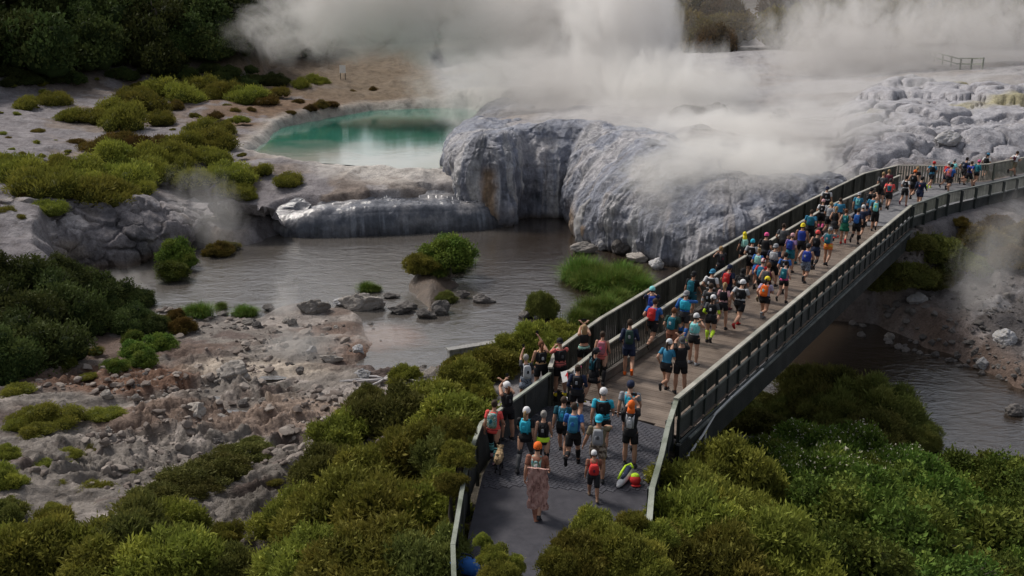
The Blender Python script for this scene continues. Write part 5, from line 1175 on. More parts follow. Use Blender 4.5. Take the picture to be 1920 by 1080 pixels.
def g_body(S):
    P = [torso_loft(S, -.07, .535, 0.0)]; f = S['fem']; k = .92 if f else 1.0
    P.append(limb(S['nb'] - V3(0, 0, .03), S['head'] - V3(0, 0, .05), .060 * k, .054 * k))
    H = S['H']; c = S['head']; P.append(ell(c, (.081, .100, .116), H)); P.append(ell(c + H @ V3(0, .035, -.055), (.055, .060, .062), H)); P.append(ell(c + H @ V3(0, .098, -.015), (.013, .02, .022), H, 1))
    for s in (-1, 1): P.append(ell(c + H @ V3(s * .078, -.005, -.01), (.012, .02, .03), H, 1))
    for sd in 'LR':
        P.append(limb(S['hip' + sd] + V3(0, 0, .04), S['knee' + sd], (.094 * (1.04 if f else 1)), .061, bulge=.006)); P.append(limb(S['knee' + sd], S['ank' + sd], .058, .040, bulge=.016)); P.append(ell(S['knee' + sd], (.055, .057, .06)))
        F_ = S['foot' + sd]; P.append(ell(S['ank' + sd] + F_ @ V3(0, .06, -.04), (.038, .11, .03), F_))
        P.append(ell(S['sh' + sd], (.058 * k, .056, .058))); P.append(limb(S['sh' + sd], S['el' + sd], .055 * k, .043 * k, bulge=.006)); P.append(limb(S['el' + sd], S['wr' + sd], .044 * k, .031 * k, bulge=.005)); P.append(ell(S['el' + sd], (.039 * k,) * 3))
        Q = S['hand' + sd]; w = S['wr' + sd]; kk = -1 if sd == 'L' else 1; P.append(ell(w + Q @ V3(0, 0, -.05), (.024, .036, .052), Q))
        for i, (yy, ln) in enumerate(((.030, .066), (.011, .076), (-.010, .070), (-.029, .054))):
            a = w + Q @ V3(0, yy, -.085); b = a + Q @ V3(-kk * .010, yy * .1, -ln * .5); c2 = b + Q @ V3(-kk * .030, 0, -ln * .35); P.append(tube([a, b, c2], [.0095, .009, .0075], 6))
        a = w + Q @ V3(0, .026, -.035); P.append(tube([a, a + Q @ V3(-kk * .01, .03, -.028), a + Q @ V3(-kk * .025, .038, -.058)], [.012, .011, .009], 6))
    return mesh_of('body', P, True, .0105)
def g_top(S, sl):
    P = [torso_loft(S, -.09, .51, .015)]
    for sd in 'LR':
        s, e, w = S['sh' + sd], S['el' + sd], S['wr' + sd]
        if sl == 'none': continue
        P.append(ell(s + V3(0, 0, .004), (.066, .064, .062)))
        P.append(limb(s, e, .062, .056, t1=.62 if sl == 'short' else 1.0))
        if sl == 'long': P.append(limb(s, e, .06, .048)); P.append(limb(e, w, .047, .036)); P.append(ell(e, (.048,) * 3))
    return mesh_of('shirt', P)
def g_crop(S): return mesh_of('shirt', [torso_loft(S, .20, .49, .013)])
def g_band(S): return mesh_of('waistband', [torso_loft(S, -.02, .10, .020)])
def g_legs(S, kind):
    P = [torso_loft(S, -.10, .10 if kind != 'long' else .09, .020 if kind != 'tights' else .012)]
    for sd in 'LR':
        h, k, a = S['hip' + sd], S['knee' + sd], S['ank' + sd]
        if kind == 'tights': P.append(limb(h, k, .100, .063, bulge=.004)); P.append(limb(k, a, .060, .042, bulge=.014)); P.append(ell(k, (.062,) * 3))
        elif kind == 'long': P.append(limb(h, k, .112, .088, t1=1.02))
        elif kind == 'brief': P.append(limb(h, k, .108, .090, t1=.42))
        else: P.append(limb(h, k, .112, .092, t1=.66))
    return mesh_of('shorts' if kind != 'tights' else 'tights', P)
def g_skirt(S):
    P = [torso_loft(S, -.10, .10, .022)]; m = (S['kneeL'] + S['kneeR']) / 2; c = S['pel'] + V3(0, 0, -.04); d = m - c
    P.append(tube([c, c + d * .3, c + d * .55], [(.19, .14), (.215, .165), (.235, .185)], 16, True, ref=(0, 1, 0))); return mesh_of('skirt', P)
def g_socks(S, hi):
    P = []
    for sd in 'LR':
        k, a = S['knee' + sd], S['ank' + sd]; P.append(limb(k, a, .059, .041, t0=.12 if hi else .66, t1=1.04, bulge=.016 if hi else .002))
    return mesh_of('socks', P)
def g_sleeves(S): return mesh_of('sleeves', [q for sd in 'LR' for q in (limb(S['sh' + sd], S['el' + sd], .052, .044, t0=.5), limb(S['el' + sd], S['wr' + sd], .046, .033), ell(S['el' + sd], (.044,) * 3))])
def g_shoe(S, sd):
    F_ = S['foot' + sd]; a = S['ank' + sd]; c = a + F_ @ V3(0, .055, -.045)
    V = []; Fc = []; prof = [(-.115, .028, .05), (-.10, .040, .075), (-.05, .041, .078), (.02, .043, .060), (.08, .047, .042), (.125, .040, .032), (.150, .016, .02)]
    for y, wd, h in prof:
        for t in range(8): an = 2 * math.pi * t / 8; z = -.030 + (h if math.sin(an) > 0 else .012) * math.sin(an); V.append(tuple(c + F_ @ V3(wd * math.cos(an), y, z)))
    for i in range(len(prof) - 1):
        for k in range(8): Fc.append((i * 8 + k, i * 8 + (k + 1) % 8, (i + 1) * 8 + (k + 1) % 8, (i + 1) * 8 + k))
    Fc.append(tuple(range(7, -1, -1))); Fc.append(tuple((len(prof) - 1) * 8 + k for k in range(8)))
    return mesh_of('shoe', [(V, Fc), limb(a + V3(0, 0, .02), a + F_ @ V3(0, 0, -.05), .046, .05)])
def back(S, x, y, z): prof = TORF if S['fem'] else TOR; return S['pel'] + S['T'] @ V3(x, y - np.interp(z, [p[0] for p in prof], [p[2] for p in prof]) - .012, z)
def g_pack(S, kind):
    T = S['T']; P = []
    if kind == 'vest': P.append(torso_loft(S, .17, .49, .023, ey=.030)); P.append(rbox(back(S, 0, -.018, .34), (.20, .075, .30), T))
    elif kind == 'pack': P.append(rbox(back(S, 0, -.045, .30), (.255, .135, .42), T)); P.append(rbox(back(S, 0, -.115, .25), (.17, .05, .22), T))
    elif kind == 'big': P.append(rbox(back(S, 0, -.06, .29), (.30, .17, .46), T)); P.append(rbox(back(S, 0, -.15, .22), (.21, .07, .24), T))
    elif kind == 'small': P.append(rbox(back(S, 0, -.028, .30), (.13, .075, .30), T, taper=.6))
    elif kind == 'round': P.append(rbox(back(S, 0, -.08, .24), (.32, .24, .36), T, pw=.75, taper=.8))
    for s in (-1, 1):
        pts = [back(S, s * .075, -.0, .14), back(S, s * .085, .0, .40), S['pel'] + T @ V3(s * .085, -.02, .525), S['pel'] + T @ V3(s * .085, .085, .47), S['pel'] + T @ V3(s * .095, .135, .32), S['pel'] + T @ V3(s * .12, .10, .2)]
        P.append(tube(pts, [(.024, .009)] * 6, 8, ref=tuple(T @ V3(0, 1, .2))))
    return mesh_of('backpack' if kind != 'vest' else 'running_vest', P)
def g_pocket(S, kind): return mesh_of('pocket', [rbox(back(S, 0, {'vest': -.075, 'pack': -.15, 'big': -.19, 'small': -.07, 'round': -.21}[kind], .33 if kind != 'round' else .24), (.07, .02, .10), S['T'])])
def g_cap(S, brim=True, backw=False):
    H = S['H']; c = S['head'] + H @ V3(0, -.004, .012); V = []; F = []; n = 18; Z = [(-.02, 1.0), (.03, 1.0), (.07, .88), (.098, .62), (.112, .3), (.115, .02)]
    for z, k in Z:
        for i in range(n): t = 2 * math.pi * i / n; V.append(tuple(c + H @ V3(.094 * k * math.cos(t), .113 * k * math.sin(t), z * 1.06)))
    for i in range(len(Z) - 1):
        for k in range(n): F.append((i * n + k, i * n + (k + 1) % n, (i + 1) * n + (k + 1) % n, (i + 1) * n + k))
    P = [(V, F)]
    if brim:
        s = -1 if backw else 1; q = []; f = []
        for i in range(9):
            t = math.pi * i / 8
            for (k, z) in ((.98, .0), (1.0, .014)): q.append(tuple(c + H @ V3(.086 * math.cos(t), s * .09 * math.sin(t) ** .9, z)))
            for (k, z) in ((.98, -.018), (1.0, -.008)): q.append(tuple(c + H @ V3(.084 * math.cos(t), s * (.06 + .125 * math.sin(t)), z)))
        for i in range(8): a = i * 4; b = a + 4; f += [(a, b, b + 2, a + 2), (a + 1, a + 3, b + 3, b + 1), (a + 2, b + 2, b + 3, a + 3)]
        P.append((q, f))
    return mesh_of('cap', P)
def g_visor(S): 
    H = S['H']; c = S['head'] + H @ V3(0, 0, .02); P = [tube([c + H @ V3(0, 0, -.015), c + H @ V3(0, 0, .03)], [(.088, .107)] * 2, 18, False, ref=tuple(H @ V3(0, 1, 0)))]
    P.append(ell(c + H @ V3(0, .135, .0), (.07, .075, .008), H)); return mesh_of('visor', P)
def g_hood(S):
    H = S['H']; c = S['head']; return mesh_of('hood', [ell(c + H @ V3(0, -.012, .012), (.093, .112, .125), H), tube([c + H @ V3(0, -.03, -.04), c + H @ V3(0, -.085, -.17), c + H @ V3(0, -.12, -.29)], [(.085, .07), (.105, .05), (.06, .02)], 12, ref=tuple(H @ V3(0, 1, 0)))])
def g_hair(S, kind):
    H = S['H']; c = S['head']; P = [ell(c + H @ V3(0, -.018, .016), (.090, .102, .115), H)]
    if kind == 'tail': P.append(tube([c + H @ V3(0, -.10, .04), c + H @ V3(0, -.15, .03), c + H @ V3(0, -.165, -.07), c + H @ V3(0, -.135, -.20), c + H @ V3(0, -.12, -.27)], [.022, .034, .036, .026, .008], 9, ref=(1, 0, 0)))
    elif kind == 'long': P.append(tube([c + H @ V3(0, -.05, .03), c + H @ V3(0, -.075, -.09), c + H @ V3(0, -.10, -.22), c + H @ V3(0, -.11, -.31)], [(.085, .06), (.095, .05), (.085, .036), (.03, .012)], 12, ref=tuple(H @ V3(0, 1, 0))))
    elif kind == 'bun': P.append(ell(c + H @ V3(0, -.10, .075), (.045, .045, .042), H))
    return mesh_of('hair', P)
def g_costume(S):
    T = S['T']; V = []; F = []; nz, nx = 22, 9
    for sgn in (0, 1):
        for i in range(nz):
            z = 1.27 - i * (1.27 - .26) / (nz - 1)
            for j in range(nx):
                x = .07 + (-.5 + j / (nx - 1)) * (.46 - .03 * math.sin(i * .5)); V.append((x + .015 * math.sin(i * 1.3 + j), -.235 - .055 * sgn + .012 * math.sin(j * 1.7 + i * .9) + .02 * abs(x) * (1 if sgn else -1), z - .03 * (1 - abs(2 * j / (nx - 1) - 1)) * (i > nz - 2)))
    q = nz * nx
    for s in (0, 1):
        for i in range(nz - 1):
            for j in range(nx - 1):
                a = s * q + i * nx + j; f = (a, a + 1, a + nx + 1, a + nx); F.append(f if s else f[::-1])
    ring = [j for j in range(nx)] + [i * nx + nx - 1 for i in range(1, nz)] + [(nz - 1) * nx + j for j in range(nx - 2, -1, -1)] + [i * nx for i in range(nz - 2, 0, -1)]
    for a, b in zip(ring, ring[1:] + ring[:1]): F.append((a, b, b + q, a + q))
    return mesh_of('costume_board', [(V, F)], False)

GEN = {'body': g_body, 'costume': g_costume, 'skirt': g_skirt, 'crop': g_crop, 'band': g_band, 'sleeves': g_sleeves, 'visor': g_visor, 'hood': g_hood}
SK, GM = {}, {}
def part_mesh(key, what, *a):
    k = (key, what) + a
    if k not in GM:
        if key not in SK: SK[key] = skeleton(*key)
        S = SK[key]
        fn = {'top': g_top, 'legs': g_legs, 'socks': g_socks, 'shoe': g_shoe, 'pack': g_pack, 'pocket': g_pocket, 'cap': g_cap, 'hair': g_hair}.get(what) or GEN[what]
        me = fn(S, *a); me.materials.append(None); GM[k] = me
    return GM[k]
COLS = dict(black=(.012, .012, .014), dark=(.03, .03, .034), navy=(.014, .022, .055), blue=(.03, .13, .42), royal=(.02, .05, .30), cyan=(.03, .42, .58), aqua=(.22, .62, .62), teal=(.015, .15, .20), dteal=(.012, .08, .11), green=(.01, .12, .07), dgreen=(.02, .05, .04), white=(.66, .66, .67),
            grey=(.26, .27, .29), lgrey=(.42, .43, .45), dgrey=(.075, .078, .085), red=(.55, .03, .03), orange=(.80, .15, .02), coral=(.62, .15, .13), hotcoral=(.80, .10, .09), pink=(.75, .10, .28), lpink=(.60, .34, .36), lilac=(.38, .34, .48), purple=(.24, .15, .30), yellow=(.75, .62, .03), neon=(.55, .85, .04), brown=(.12, .065, .035), tan=(.30, .20, .13),
            khaki=(.17, .14, .09), maroon=(.12, .02, .035), mint=(.36, .68, .58), tblue=(.035, .20, .34), skin=(.46, .26, .175), skin2=(.36, .19, .12), skin3=(.54, .33, .24), hb=(.045, .028, .018), hd=(.014, .011, .01), hl=(.30, .20, .10), hg=(.30, .28, .26), hr=(.13, .05, .02), rust=(.26, .11, .07), peach=(.72, .42, .22))
CM = {}
def cmat(n):
    if n in CM: return CM[n]
    t = NT('cloth_' + n); c = COLS[n]; v = t.coord(); f = t.noise(9, 5, v, .6); f2 = t.noise(160, 2, v)
    sk = n.startswith('skin'); hr = n in ('hb', 'hd', 'hl', 'hg', 'hr')
    cc = t.mix(f, tuple(q * (.86 if sk else .72) for q in c), tuple(min(1, q * (1.12 if sk else 1.25)) for q in c))
    t.P(Base_Color=cc, Roughness=.55 if sk else .8, Specular_IOR_Level=.3, Normal=t.bump(t.math('ADD', f, t.math('MULTIPLY', f2, .15)), .35 if not sk else .08, .03)); CM[n] = t.m; return t.m
t = NT('striped_fabric'); vv = t.coord(); wv = t.n('ShaderNodeTexWave', Scale=14, Distortion=2); t.set(wv, 'Vector', vv); t.P(Base_Color=t.ramp(wv.outputs['Fac'], [(.45, (.62, .18, .22)), (.55, (.10, .07, .09))]), Roughness=.8); CM['stripe'] = t.m
t = NT('patterned_fabric'); vv = t.coord(); t.P(Base_Color=t.ramp(t.noise(22, 3, vv), [(.42, (.03, .035, .05)), (.52, (.28, .32, .38)), (.62, (.06, .09, .15))]), Roughness=.8); CM['pattern'] = t.m
t = NT('camouflage_fabric'); vv = t.coord(); t.P(Base_Color=t.ramp(t.noise(13, 3, vv), [(.40, (.05, .04, .03)), (.5, (.20, .15, .11)), (.6, (.33, .28, .22))]), Roughness=.85); CM['camo'] = t.m
t = NT('multicolour_fabric'); vv = t.coord(); t.P(Base_Color=t.ramp(t.noise(11, 3, vv), [(.36, (.03, .16, .22)), (.46, (.25, .42, .40)), (.55, (.10, .16, .06)), (.64, (.62, .60, .58))]), Roughness=.8); CM['multi'] = t.m
t = NT('fiery_fabric'); vv = t.coord(); t.P(Base_Color=t.ramp(t.noise(6, 2, vv), [(.40, (.70, .06, .05)), (.55, (.80, .22, .03)), (.66, (.75, .45, .05))]), Roughness=.8); CM['fire'] = t.m
t = NT('bark_print'); vv = t.coord(); n1 = t.noise(7, 7, t.mapping(vv, (1.6, 1, .55)), .68, 1.2); t.P(Base_Color=t.ramp(n1, [(.36, (.16, .075, .06)), (.47, (.44, .24, .20)), (.62, (.56, .35, .30)), (.75, (.68, .50, .45))]), Roughness=.85, Normal=t.bump(n1, .7, .03)); CM['barkprint'] = t.m
t = NT('jockey_cap'); vv = t.coord(); wv = t.n('ShaderNodeTexVoronoi', Scale=13); t.set(wv, 'Vector', vv); t.P(Base_Color=t.ramp(wv.outputs['Color'], [(.3, (.02, .02, .02)), (.45, (.75, .06, .04)), (.7, (.75, .74, .72))]), Roughness=.7); CM['jockey'] = t.m

def person(u, v, label, pose='jog', top='short:black', legs='short:black', pack=None, head='hair:short:hb', hair=None, sock=None, shoe='dark', skin='skin', fem=0, mir=0, face=None, h=1.72, band=None, sleeve=None, z=0.0, hand=None, extra=None):
    x, y, _ = at(u, v, z); hd = HEAD0 if face is None else face
    hd += PR.uniform(-8, 8); wd = PR.uniform(.97, 1.12); rz = R(-hd); o = empty('person', (x, y, z + .004), rz, label, 'person', 'runners and spectators on the bridge and path'); sc = h / 1.74; o.scale = (sc * wd, sc * wd, sc)
    key = (pose, bool(fem), bool(mir))
    def add(what, mat, *a, parent=None):
        me = part_mesh(key, what, *a); q = bpy.data.objects.new(me.name.split('.')[0], me); COL.objects.link(q); q.parent = parent or o
        q.material_slots[0].link = 'OBJECT'; q.material_slots[0].material = cmat(mat) if mat in COLS or mat in CM else mat; return q
    add('body', skin)
    k, c = top.split(':'); (add('crop', c) if k == 'crop' else add('top', c, {'short': 'short', 'long': 'long', 'none': 'none'}[k]))
    k, c = legs.split(':'); (add('skirt', c) if k == 'skirt' else add('legs', c, k))
    if band: add('band', band)
    if sleeve: add('sleeves', sleeve)
    if sock: k, c = sock.split(':'); add('socks', c, k == 'high')
    for sd in 'LR': add('shoe', shoe, sd)
    if pack:
        k, c, *c2 = pack.split(':'); q = add('pack', c, k); add('pocket', c2[0] if c2 else 'lgrey', k, parent=q)
    hk = head.split(':')
    if hk[0] == 'hair': add('hair', hk[2], hk[1])
    elif hk[0] == 'hood': add('hood', hk[1])
    elif hk[0] == 'visor': add('hair', hair.split(':')[1], hair.split(':')[0]); add('visor', hk[1])
    else:
        if hair: add('hair', hair.split(':')[1], hair.split(':')[0])
        add('cap', hk[1], True, hk[0] == 'capback')
    if extra: extra(o, add)
    if hand:      # a phone held up in the hands is a thing of its own
        S = SK[key]; w = (S['wrL'] + S['hand' + 'L'] @ V3(0, 0, -.10)) if hand[0] in 'Lb' else S['wrR'] + S['handR'] @ V3(0, 0, -.10)
        if hand[0] == 'b': w = (S['wrL'] + S['handL'] @ V3(0, 0, -.10) + S['wrR'] + S['handR'] @ V3(0, 0, -.10)) / 2
        W = Matrix.LocRotScale(o.location, o.rotation_euler, o.scale) @ Vector(w + V3(0, .01, .02))
        m = MB(); land_ = hand[0] == 'b'; m.box((0, 0, 0), (.16, .011, .078) if land_ else (.078, .011, .16)); p = m.build('phone', cmat('black')); p.location = W; p.rotation_euler = (R(-12), 0, rz); tag(p, hand[1:], 'phone', 'phones held up by spectators')
    return o
HEAD0 = 31.8; PR = random.Random(3)
P_ = person
# --- near path
P_(926, 862, 'woman in hot coral top with a patterned teal pack and turquoise calf socks', 'walk', 'short:hotcoral', 'tights:black', 'pack:multi:teal', 'hair:bun:hb', sock='high:aqua', shoe='lpink', fem=1, face=20, h=1.68)
P_(951, 824, 'woman in white cap and black singlet lifting a phone at the left fence', 'photo', 'none:black', 'short:black', 'vest:black:dgrey', 'cap:white', 'tail:hr', fem=1, face=-20, h=1.68, hand='Lsmall dark phone raised by the woman in white cap at the left fence')
P_(986, 764, 'grey haired woman with white and grey pack over patterned shorts, phone raised high', 'onearm', 'short:dark', 'skirt:pattern', 'pack:lgrey:dark', 'hair:short:hg', fem=1, mir=0, face=-15, h=1.66, hand='Lphone held high by the grey haired woman with a white pack')
P_(1014, 740, 'woman in peach top and black vest with long brown ponytail photographing over the rail', 'onearm', 'none:peach', 'short:black', 'vest:black:lgrey', 'hair:tail:hr', sock='low:black', fem=1, mir=1, face=-5, h=1.72, hand='Rphone held up by the ponytailed woman in the peach top')
P_(1050, 741, 'man in coral T-shirt, black vest and black cap with yellow shoes', 'photolow', 'short:coral', 'short:black', 'vest:black:dgrey', 'capback:black', sock='low:blue', shoe='yellow', face=-12, h=1.8, band='coral')
P_(1094, 703, 'long haired woman in black crop top and pale blue waistband photographing from the viewing lane', 'photo', 'crop:black', 'short:black', None, 'hair:long:hl', fem=1, face=-8, h=1.7, band='mint', hand='bphone held sideways by the long haired woman in the viewing lane')
P_(1127, 716, 'woman in black tights wearing a pink striped pack beside the dividing rail', 'walk', 'none:coral', 'tights:black', 'pack:stripe:pink', 'hair:bun:hb', fem=1, face=10, h=1.68)
P_(1112, 752, 'woman in black jacket and skirt with white sleeve stripes and teal pack', 'walk', 'long:black', 'skirt:black', 'small:dteal:black', 'cap:dark', 'tail:hd', fem=1, shoe='yellow', mir=1, face=48, h=1.7)
P_(1081, 790, 'runner in navy with black pack and bright pink headband', 'jog', 'short:navy', 'short:black', 'vest:black:grey', 'visor:pink', 'bun:hb', fem=1, face=10, h=1.68, sleeve='navy')
P_(1055, 850, 'boyish runner in dark teal shirt with a blue bag and white visor', 'walk', 'short:dteal', 'short:black', 'small:tblue:cyan', 'visor:white', 'short:hb', face=14, h=1.62, shoe='dgrey')
P_(1074, 876, 'man in bright blue T-shirt and blue pack wearing black calf socks and cyan peaked visor', 'stride', 'short:blue', 'short:black', 'pack:tblue:blue', 'visor:cyan', 'short:hb', sock='high:black', face=8, h=1.8, mir=1, shoe='black')
P_(985, 879, 'woman in white cap with cyan vest over black shirt and grey blue tights', 'walk', 'short:black', 'tights:dgrey', 'vest:cyan:cyan', 'cap:white', 'tail:hl', fem=1, mir=1, face=12, h=1.7, band='black')
P_(1018, 884, 'grey haired woman in black singlet with neon green jacket round her waist', 'walk', 'none:black', 'tights:black', 'small:black:grey', 'hair:bun:hg', fem=1, face=12, h=1.68, band='neon')
def costume(o, add):
    add('costume', 'barkprint'); S = SK[('walk', False, False)]; m = MB(); m.tube([(.02, -.27, .28), (.04, -.30, .12), (.07, -.38, -.0)], [(.075, .02), (.07, .02), (.05, .018)], 10, ref=(0, 1, 0)); q = m.build('costume_stick', cmat('rust'), o)
P_(1006, 962, 'person in orange cap wearing a long pink brown ice lolly board costume', 'walk', 'short:rust', 'short:tan', 'small:multi:white', 'cap:orange', 'short:hb', face=6, h=1.8, extra=costume)
P_(1128, 846, 'man in cyan T-shirt with a broad black vest and white cap', 'walk', 'short:cyan', 'short:black', 'vest:black:dark', 'cap:white', 'short:hg', face=8, h=1.8, band='cyan')
P_(1120, 898, 'person in cyan cap and camouflage shorts with grey pack raising one hand', 'wave', 'short:khaki', 'short:camo', 'pack:grey:dgrey', 'capback:cyan', 'short:hb', face=6, h=1.7, skin='skin2')
P_(1112, 934, 'child in white cap carrying a round red backpack', 'walk', 'short:rust', 'long:dark', 'round:red:maroon', 'cap:white', 'short:hb', face=4, h=1.25, skin='skin2', shoe='tan')
P_(1178, 832, 'man in grey T-shirt with small cyan pack and navy cap', 'walk', 'short:grey', 'short:black', 'small:cyan:aqua', 'cap:navy', 'short:hb', face=14, h=1.82)
P_(1180, 874, 'man in black with flowing orange head scarf photographing with both arms raised', 'photo', 'short:black', 'short:black', 'small:lgrey:white', 'hood:orange', sock='low:black', shoe='dgrey', face=12, h=1.82, hand='bphone held overhead by the man in the orange head scarf')
# --- main deck, near half
P_(1178, 703, 'man in navy sweatshirt and shorts with dark green pack and orange shoes', 'jog', 'long:navy', 'short:navy', 'pack:dgreen:grey', 'hair:short:hb', shoe='orange', h=1.84, face=14)
P_(1247, 736, 'woman running in teal T-shirt, white cap and black shorts', 'stride', 'short:tblue', 'brief:black', None, 'cap:white', 'tail:hb', fem=1, h=1.74, face=26)
P_(1274, 737, 'man in plain black T-shirt and grey cap standing by the barrier with phone raised', 'photo', 'short:black', 'short:black', None, 'capback:dgrey', 'short:hb', h=1.8, face=-5, hand='bphone held up by the man in plain black T-shirt')
P_(1299, 682, 'woman in aqua and grey top with white cap photographing to the right', 'photolow', 'none:lgrey', 'brief:black', 'vest:aqua:lgrey', 'cap:white', 'short:hb', fem=1, h=1.72, face=38, shoe='lgrey', hand='bphone at the face of the woman in aqua and white cap')
P_(1258, 670, 'curly haired runner in dark green shirt and rust shorts with deep teal pack', 'jog', 'short:dgreen', 'short:rust', 'pack:teal:white', 'hair:short:hr', h=1.72, shoe='neon')
P_(1222, 650, 'man running in blue shirt with a bright red pack and black shorts', 'run', 'short:blue', 'short:black', 'pack:red:hotcoral', 'hair:short:hb', h=1.8, shoe='black')
P_(1281, 636, 'person in long blue sleeves and cyan vest waving one arm, grey cap', 'wave', 'long:blue', 'short:dark', 'vest:cyan:cyan', 'capback:grey', 'short:hd', sock='high:blue', h=1.76, shoe='neon')
P_(1220, 626, 'spectator in aqua cap with royal blue pack leaning on the slatted fence', 'photolow', 'short:navy', 'short:navy', 'pack:royal:blue', 'cap:aqua', 'short:hd', h=1.74, face=0)
P_(1295, 596, 'man in black cap and black shirt with deep blue pack near the dividing rail', 'walk', 'short:black', 'short:dteal', 'pack:teal:tblue', 'capback:black', 'short:hd', h=1.82, skin='skin2')
P_(1329, 590, 'runner in white T-shirt and mid blue cap with black vest', 'jog', 'short:white', 'short:black', 'vest:dark:white', 'capback:tblue', 'short:hb', h=1.76)
P_(1361, 580, 'runner in navy T-shirt and navy cap carrying a red pack', 'jog', 'short:navy', 'short:navy', 'pack:red:coral', 'capback:navy', 'short:hb', mir=1, h=1.76, shoe='maroon')
P_(1386, 588, 'runner in black shirt and black head wrap with black pack', 'jog', 'short:black', 'short:black', 'pack:black:lgrey', 'hood:black', h=1.76, skin='skin2')
P_(1327, 618, 'stocky man in grey and white shirt with broad black pack and navy shorts', 'walk', 'short:dgrey', 'short:navy', 'vest:black:grey', 'hair:short:hb', h=1.76, sleeve='lgrey')
P_(1353, 617, 'blonde ponytailed woman in pale pink T-shirt with black vest and shorts', 'jog', 'short:lpink', 'brief:black', 'vest:black:black', 'hair:tail:hl', fem=1, mir=1, h=1.74)
P_(1384, 611, 'man in light grey T-shirt, white cap and red shoes running with black pack', 'run', 'short:lgrey', 'short:black', 'vest:black:dgrey', 'cap:white', 'short:hb', h=1.82, shoe='red')
P_(1331, 642, 'woman in white cap with neon yellow sleeves and calf socks', 'jog', 'short:dgrey', 'brief:black', 'vest:black:white', 'cap:white', 'tail:hb', sock='high:neon', sleeve='neon', fem=1, h=1.7)
P_(1405, 526, 'runner in cyan cap and pale grey shirt with black pack by the dividing rail', 'jog', 'short:lgrey', 'short:black', 'vest:black:grey', 'cap:cyan', 'short:hb', h=1.78)
P_(1431, 512, 'runner all in black with a hot pink cap', 'jog', 'short:black', 'short:black', None, 'cap:pink', 'short:hd', mir=1, h=1.78, band='dgrey')
P_(1417, 542, 'runner in blue shirt with mint vest and brown hair', 'jog', 'short:blue', 'short:blue', 'vest:mint:aqua', 'hair:bun:hl', fem=1, h=1.72)
P_(1424, 562, 'runner in red T-shirt with sky blue pack and red white and black cap', 'run', 'short:red', 'short:black', 'pack:tblue:cyan', 'cap:jockey', 'short:hb', h=1.76, shoe='khaki')
P_(1434, 578, 'brown haired man in red sleeveless top hidden under a large charcoal pack', 'jog', 'none:maroon', 'short:black', 'big:dgrey:dark', 'hair:short:hr', h=1.8, sock='high:black')
P_(1447, 536, 'runner in navy T-shirt with a white vest pack and grey cap', 'jog', 'short:navy', 'long:black', 'vest:lgrey:white', 'capback:grey', 'short:hb', h=1.78, mir=1)
P_(1431, 601, 'woman in yellow cap and lilac T-shirt wearing an orange pack', 'stride', 'short:lilac', 'brief:black', 'pack:orange:aqua', 'cap:yellow', 'tail:hd', fem=1, h=1.72, shoe='grey')
P_(1467, 552, 'dark haired man in royal blue T-shirt with black vest pack', 'jog', 'short:blue', 'short:blue', 'vest:black:lgrey', 'hair:short:hd', h=1.74)
P_(1467, 567, 'woman with black hair and aqua pack in black shorts', 'jog', 'none:lpink', 'brief:black', 'pack:teal:aqua', 'hair:bun:hd', fem=1, mir=1, h=1.68, skin='skin3', band='pink')
# --- viewing lane
P_(1349, 538, 'woman in dark top with fair hair tied up leaning on the slatted fence', 'photolow', 'short:dark', 'short:black', 'vest:dark:maroon', 'hair:bun:hl', fem=1, h=1.72, face=-5)
P_(1393, 507, 'woman with a bright yellow scarf over her head and mint vest in the viewing lane', 'wide', 'short:dark', 'brief:black', 'vest:mint:aqua', 'hood:yellow', fem=1, h=1.72, face=-5)
P_(1546, 411, 'man in navy cap and white T-shirt in the viewing lane', 'stand', 'short:white', 'short:black', 'vest:black:grey', 'capback:navy', 'short:hb', h=1.76)
# --- middle of the bridge
P_(1464, 490, 'woman in plain charcoal T-shirt with dark red shoes by the dividing rail', 'jog', 'short:dgrey', 'brief:black', None, 'hair:bun:hb', fem=1, h=1.74, shoe='maroon')
P_(1479, 510, 'runner in purple T-shirt with royal blue pack and pink cap', 'jog', 'short:purple', 'short:teal', 'pack:royal:blue', 'cap:lpink', 'short:hd', mir=1, h=1.72)
P_(1499, 495, 'tall man in royal blue singlet and yellow cap with green shoes', 'wide', 'none:royal', 'short:black', None, 'capback:yellow', 'short:hb', h=1.86, shoe='teal', skin='skin2')
P_(1526, 506, 'runner in black top with a bright red cap and black knee socks', 'jog', 'none:black', 'short:navy', 'vest:black:dgrey', 'cap:hotcoral', 'short:hd', sock='high:black', h=1.76, fem=1)
P_(1508, 534, 'runner in blue vest pack and blue patterned shorts', 'stride', 'none:royal', 'short:pattern', 'pack:royal:lgrey', 'cap:dark', 'short:hb', h=1.8, shoe='dgrey')
P_(1550, 497, 'woman in fiery red and orange shorts with red sleeves and grey blue pack', 'elbow', 'short:grey', 'brief:fire', 'pack:teal:lpink', 'capback:grey', 'tail:hl', fem=1, h=1.72, sleeve='hotcoral')
P_(1516, 462, 'man in deep blue T-shirt and long black shorts with dark hair', 'jog', 'short:tblue', 'long:black', 'pack:teal:blue', 'hair:short:hb', h=1.78, mir=1, shoe='red')
P_(1538, 436, 'runner in white cap and black vest with bright pink calf socks', 'jog', 'short:white', 'short:black', 'vest:black:lgrey', 'cap:lpink', 'short:hl', sock='high:pink', fem=1, h=1.7)
P_(1552, 443, 'fair haired runner in pale grey green shirt', 'jog', 'short:grey', 'short:black', None, 'hair:short:hl', h=1.74, mir=1)
P_(1562, 453, 'blonde runner in black singlet and dark skirt', 'jog', 'none:black', 'skirt:dark', None, 'hair:tail:hl', fem=1, h=1.74)
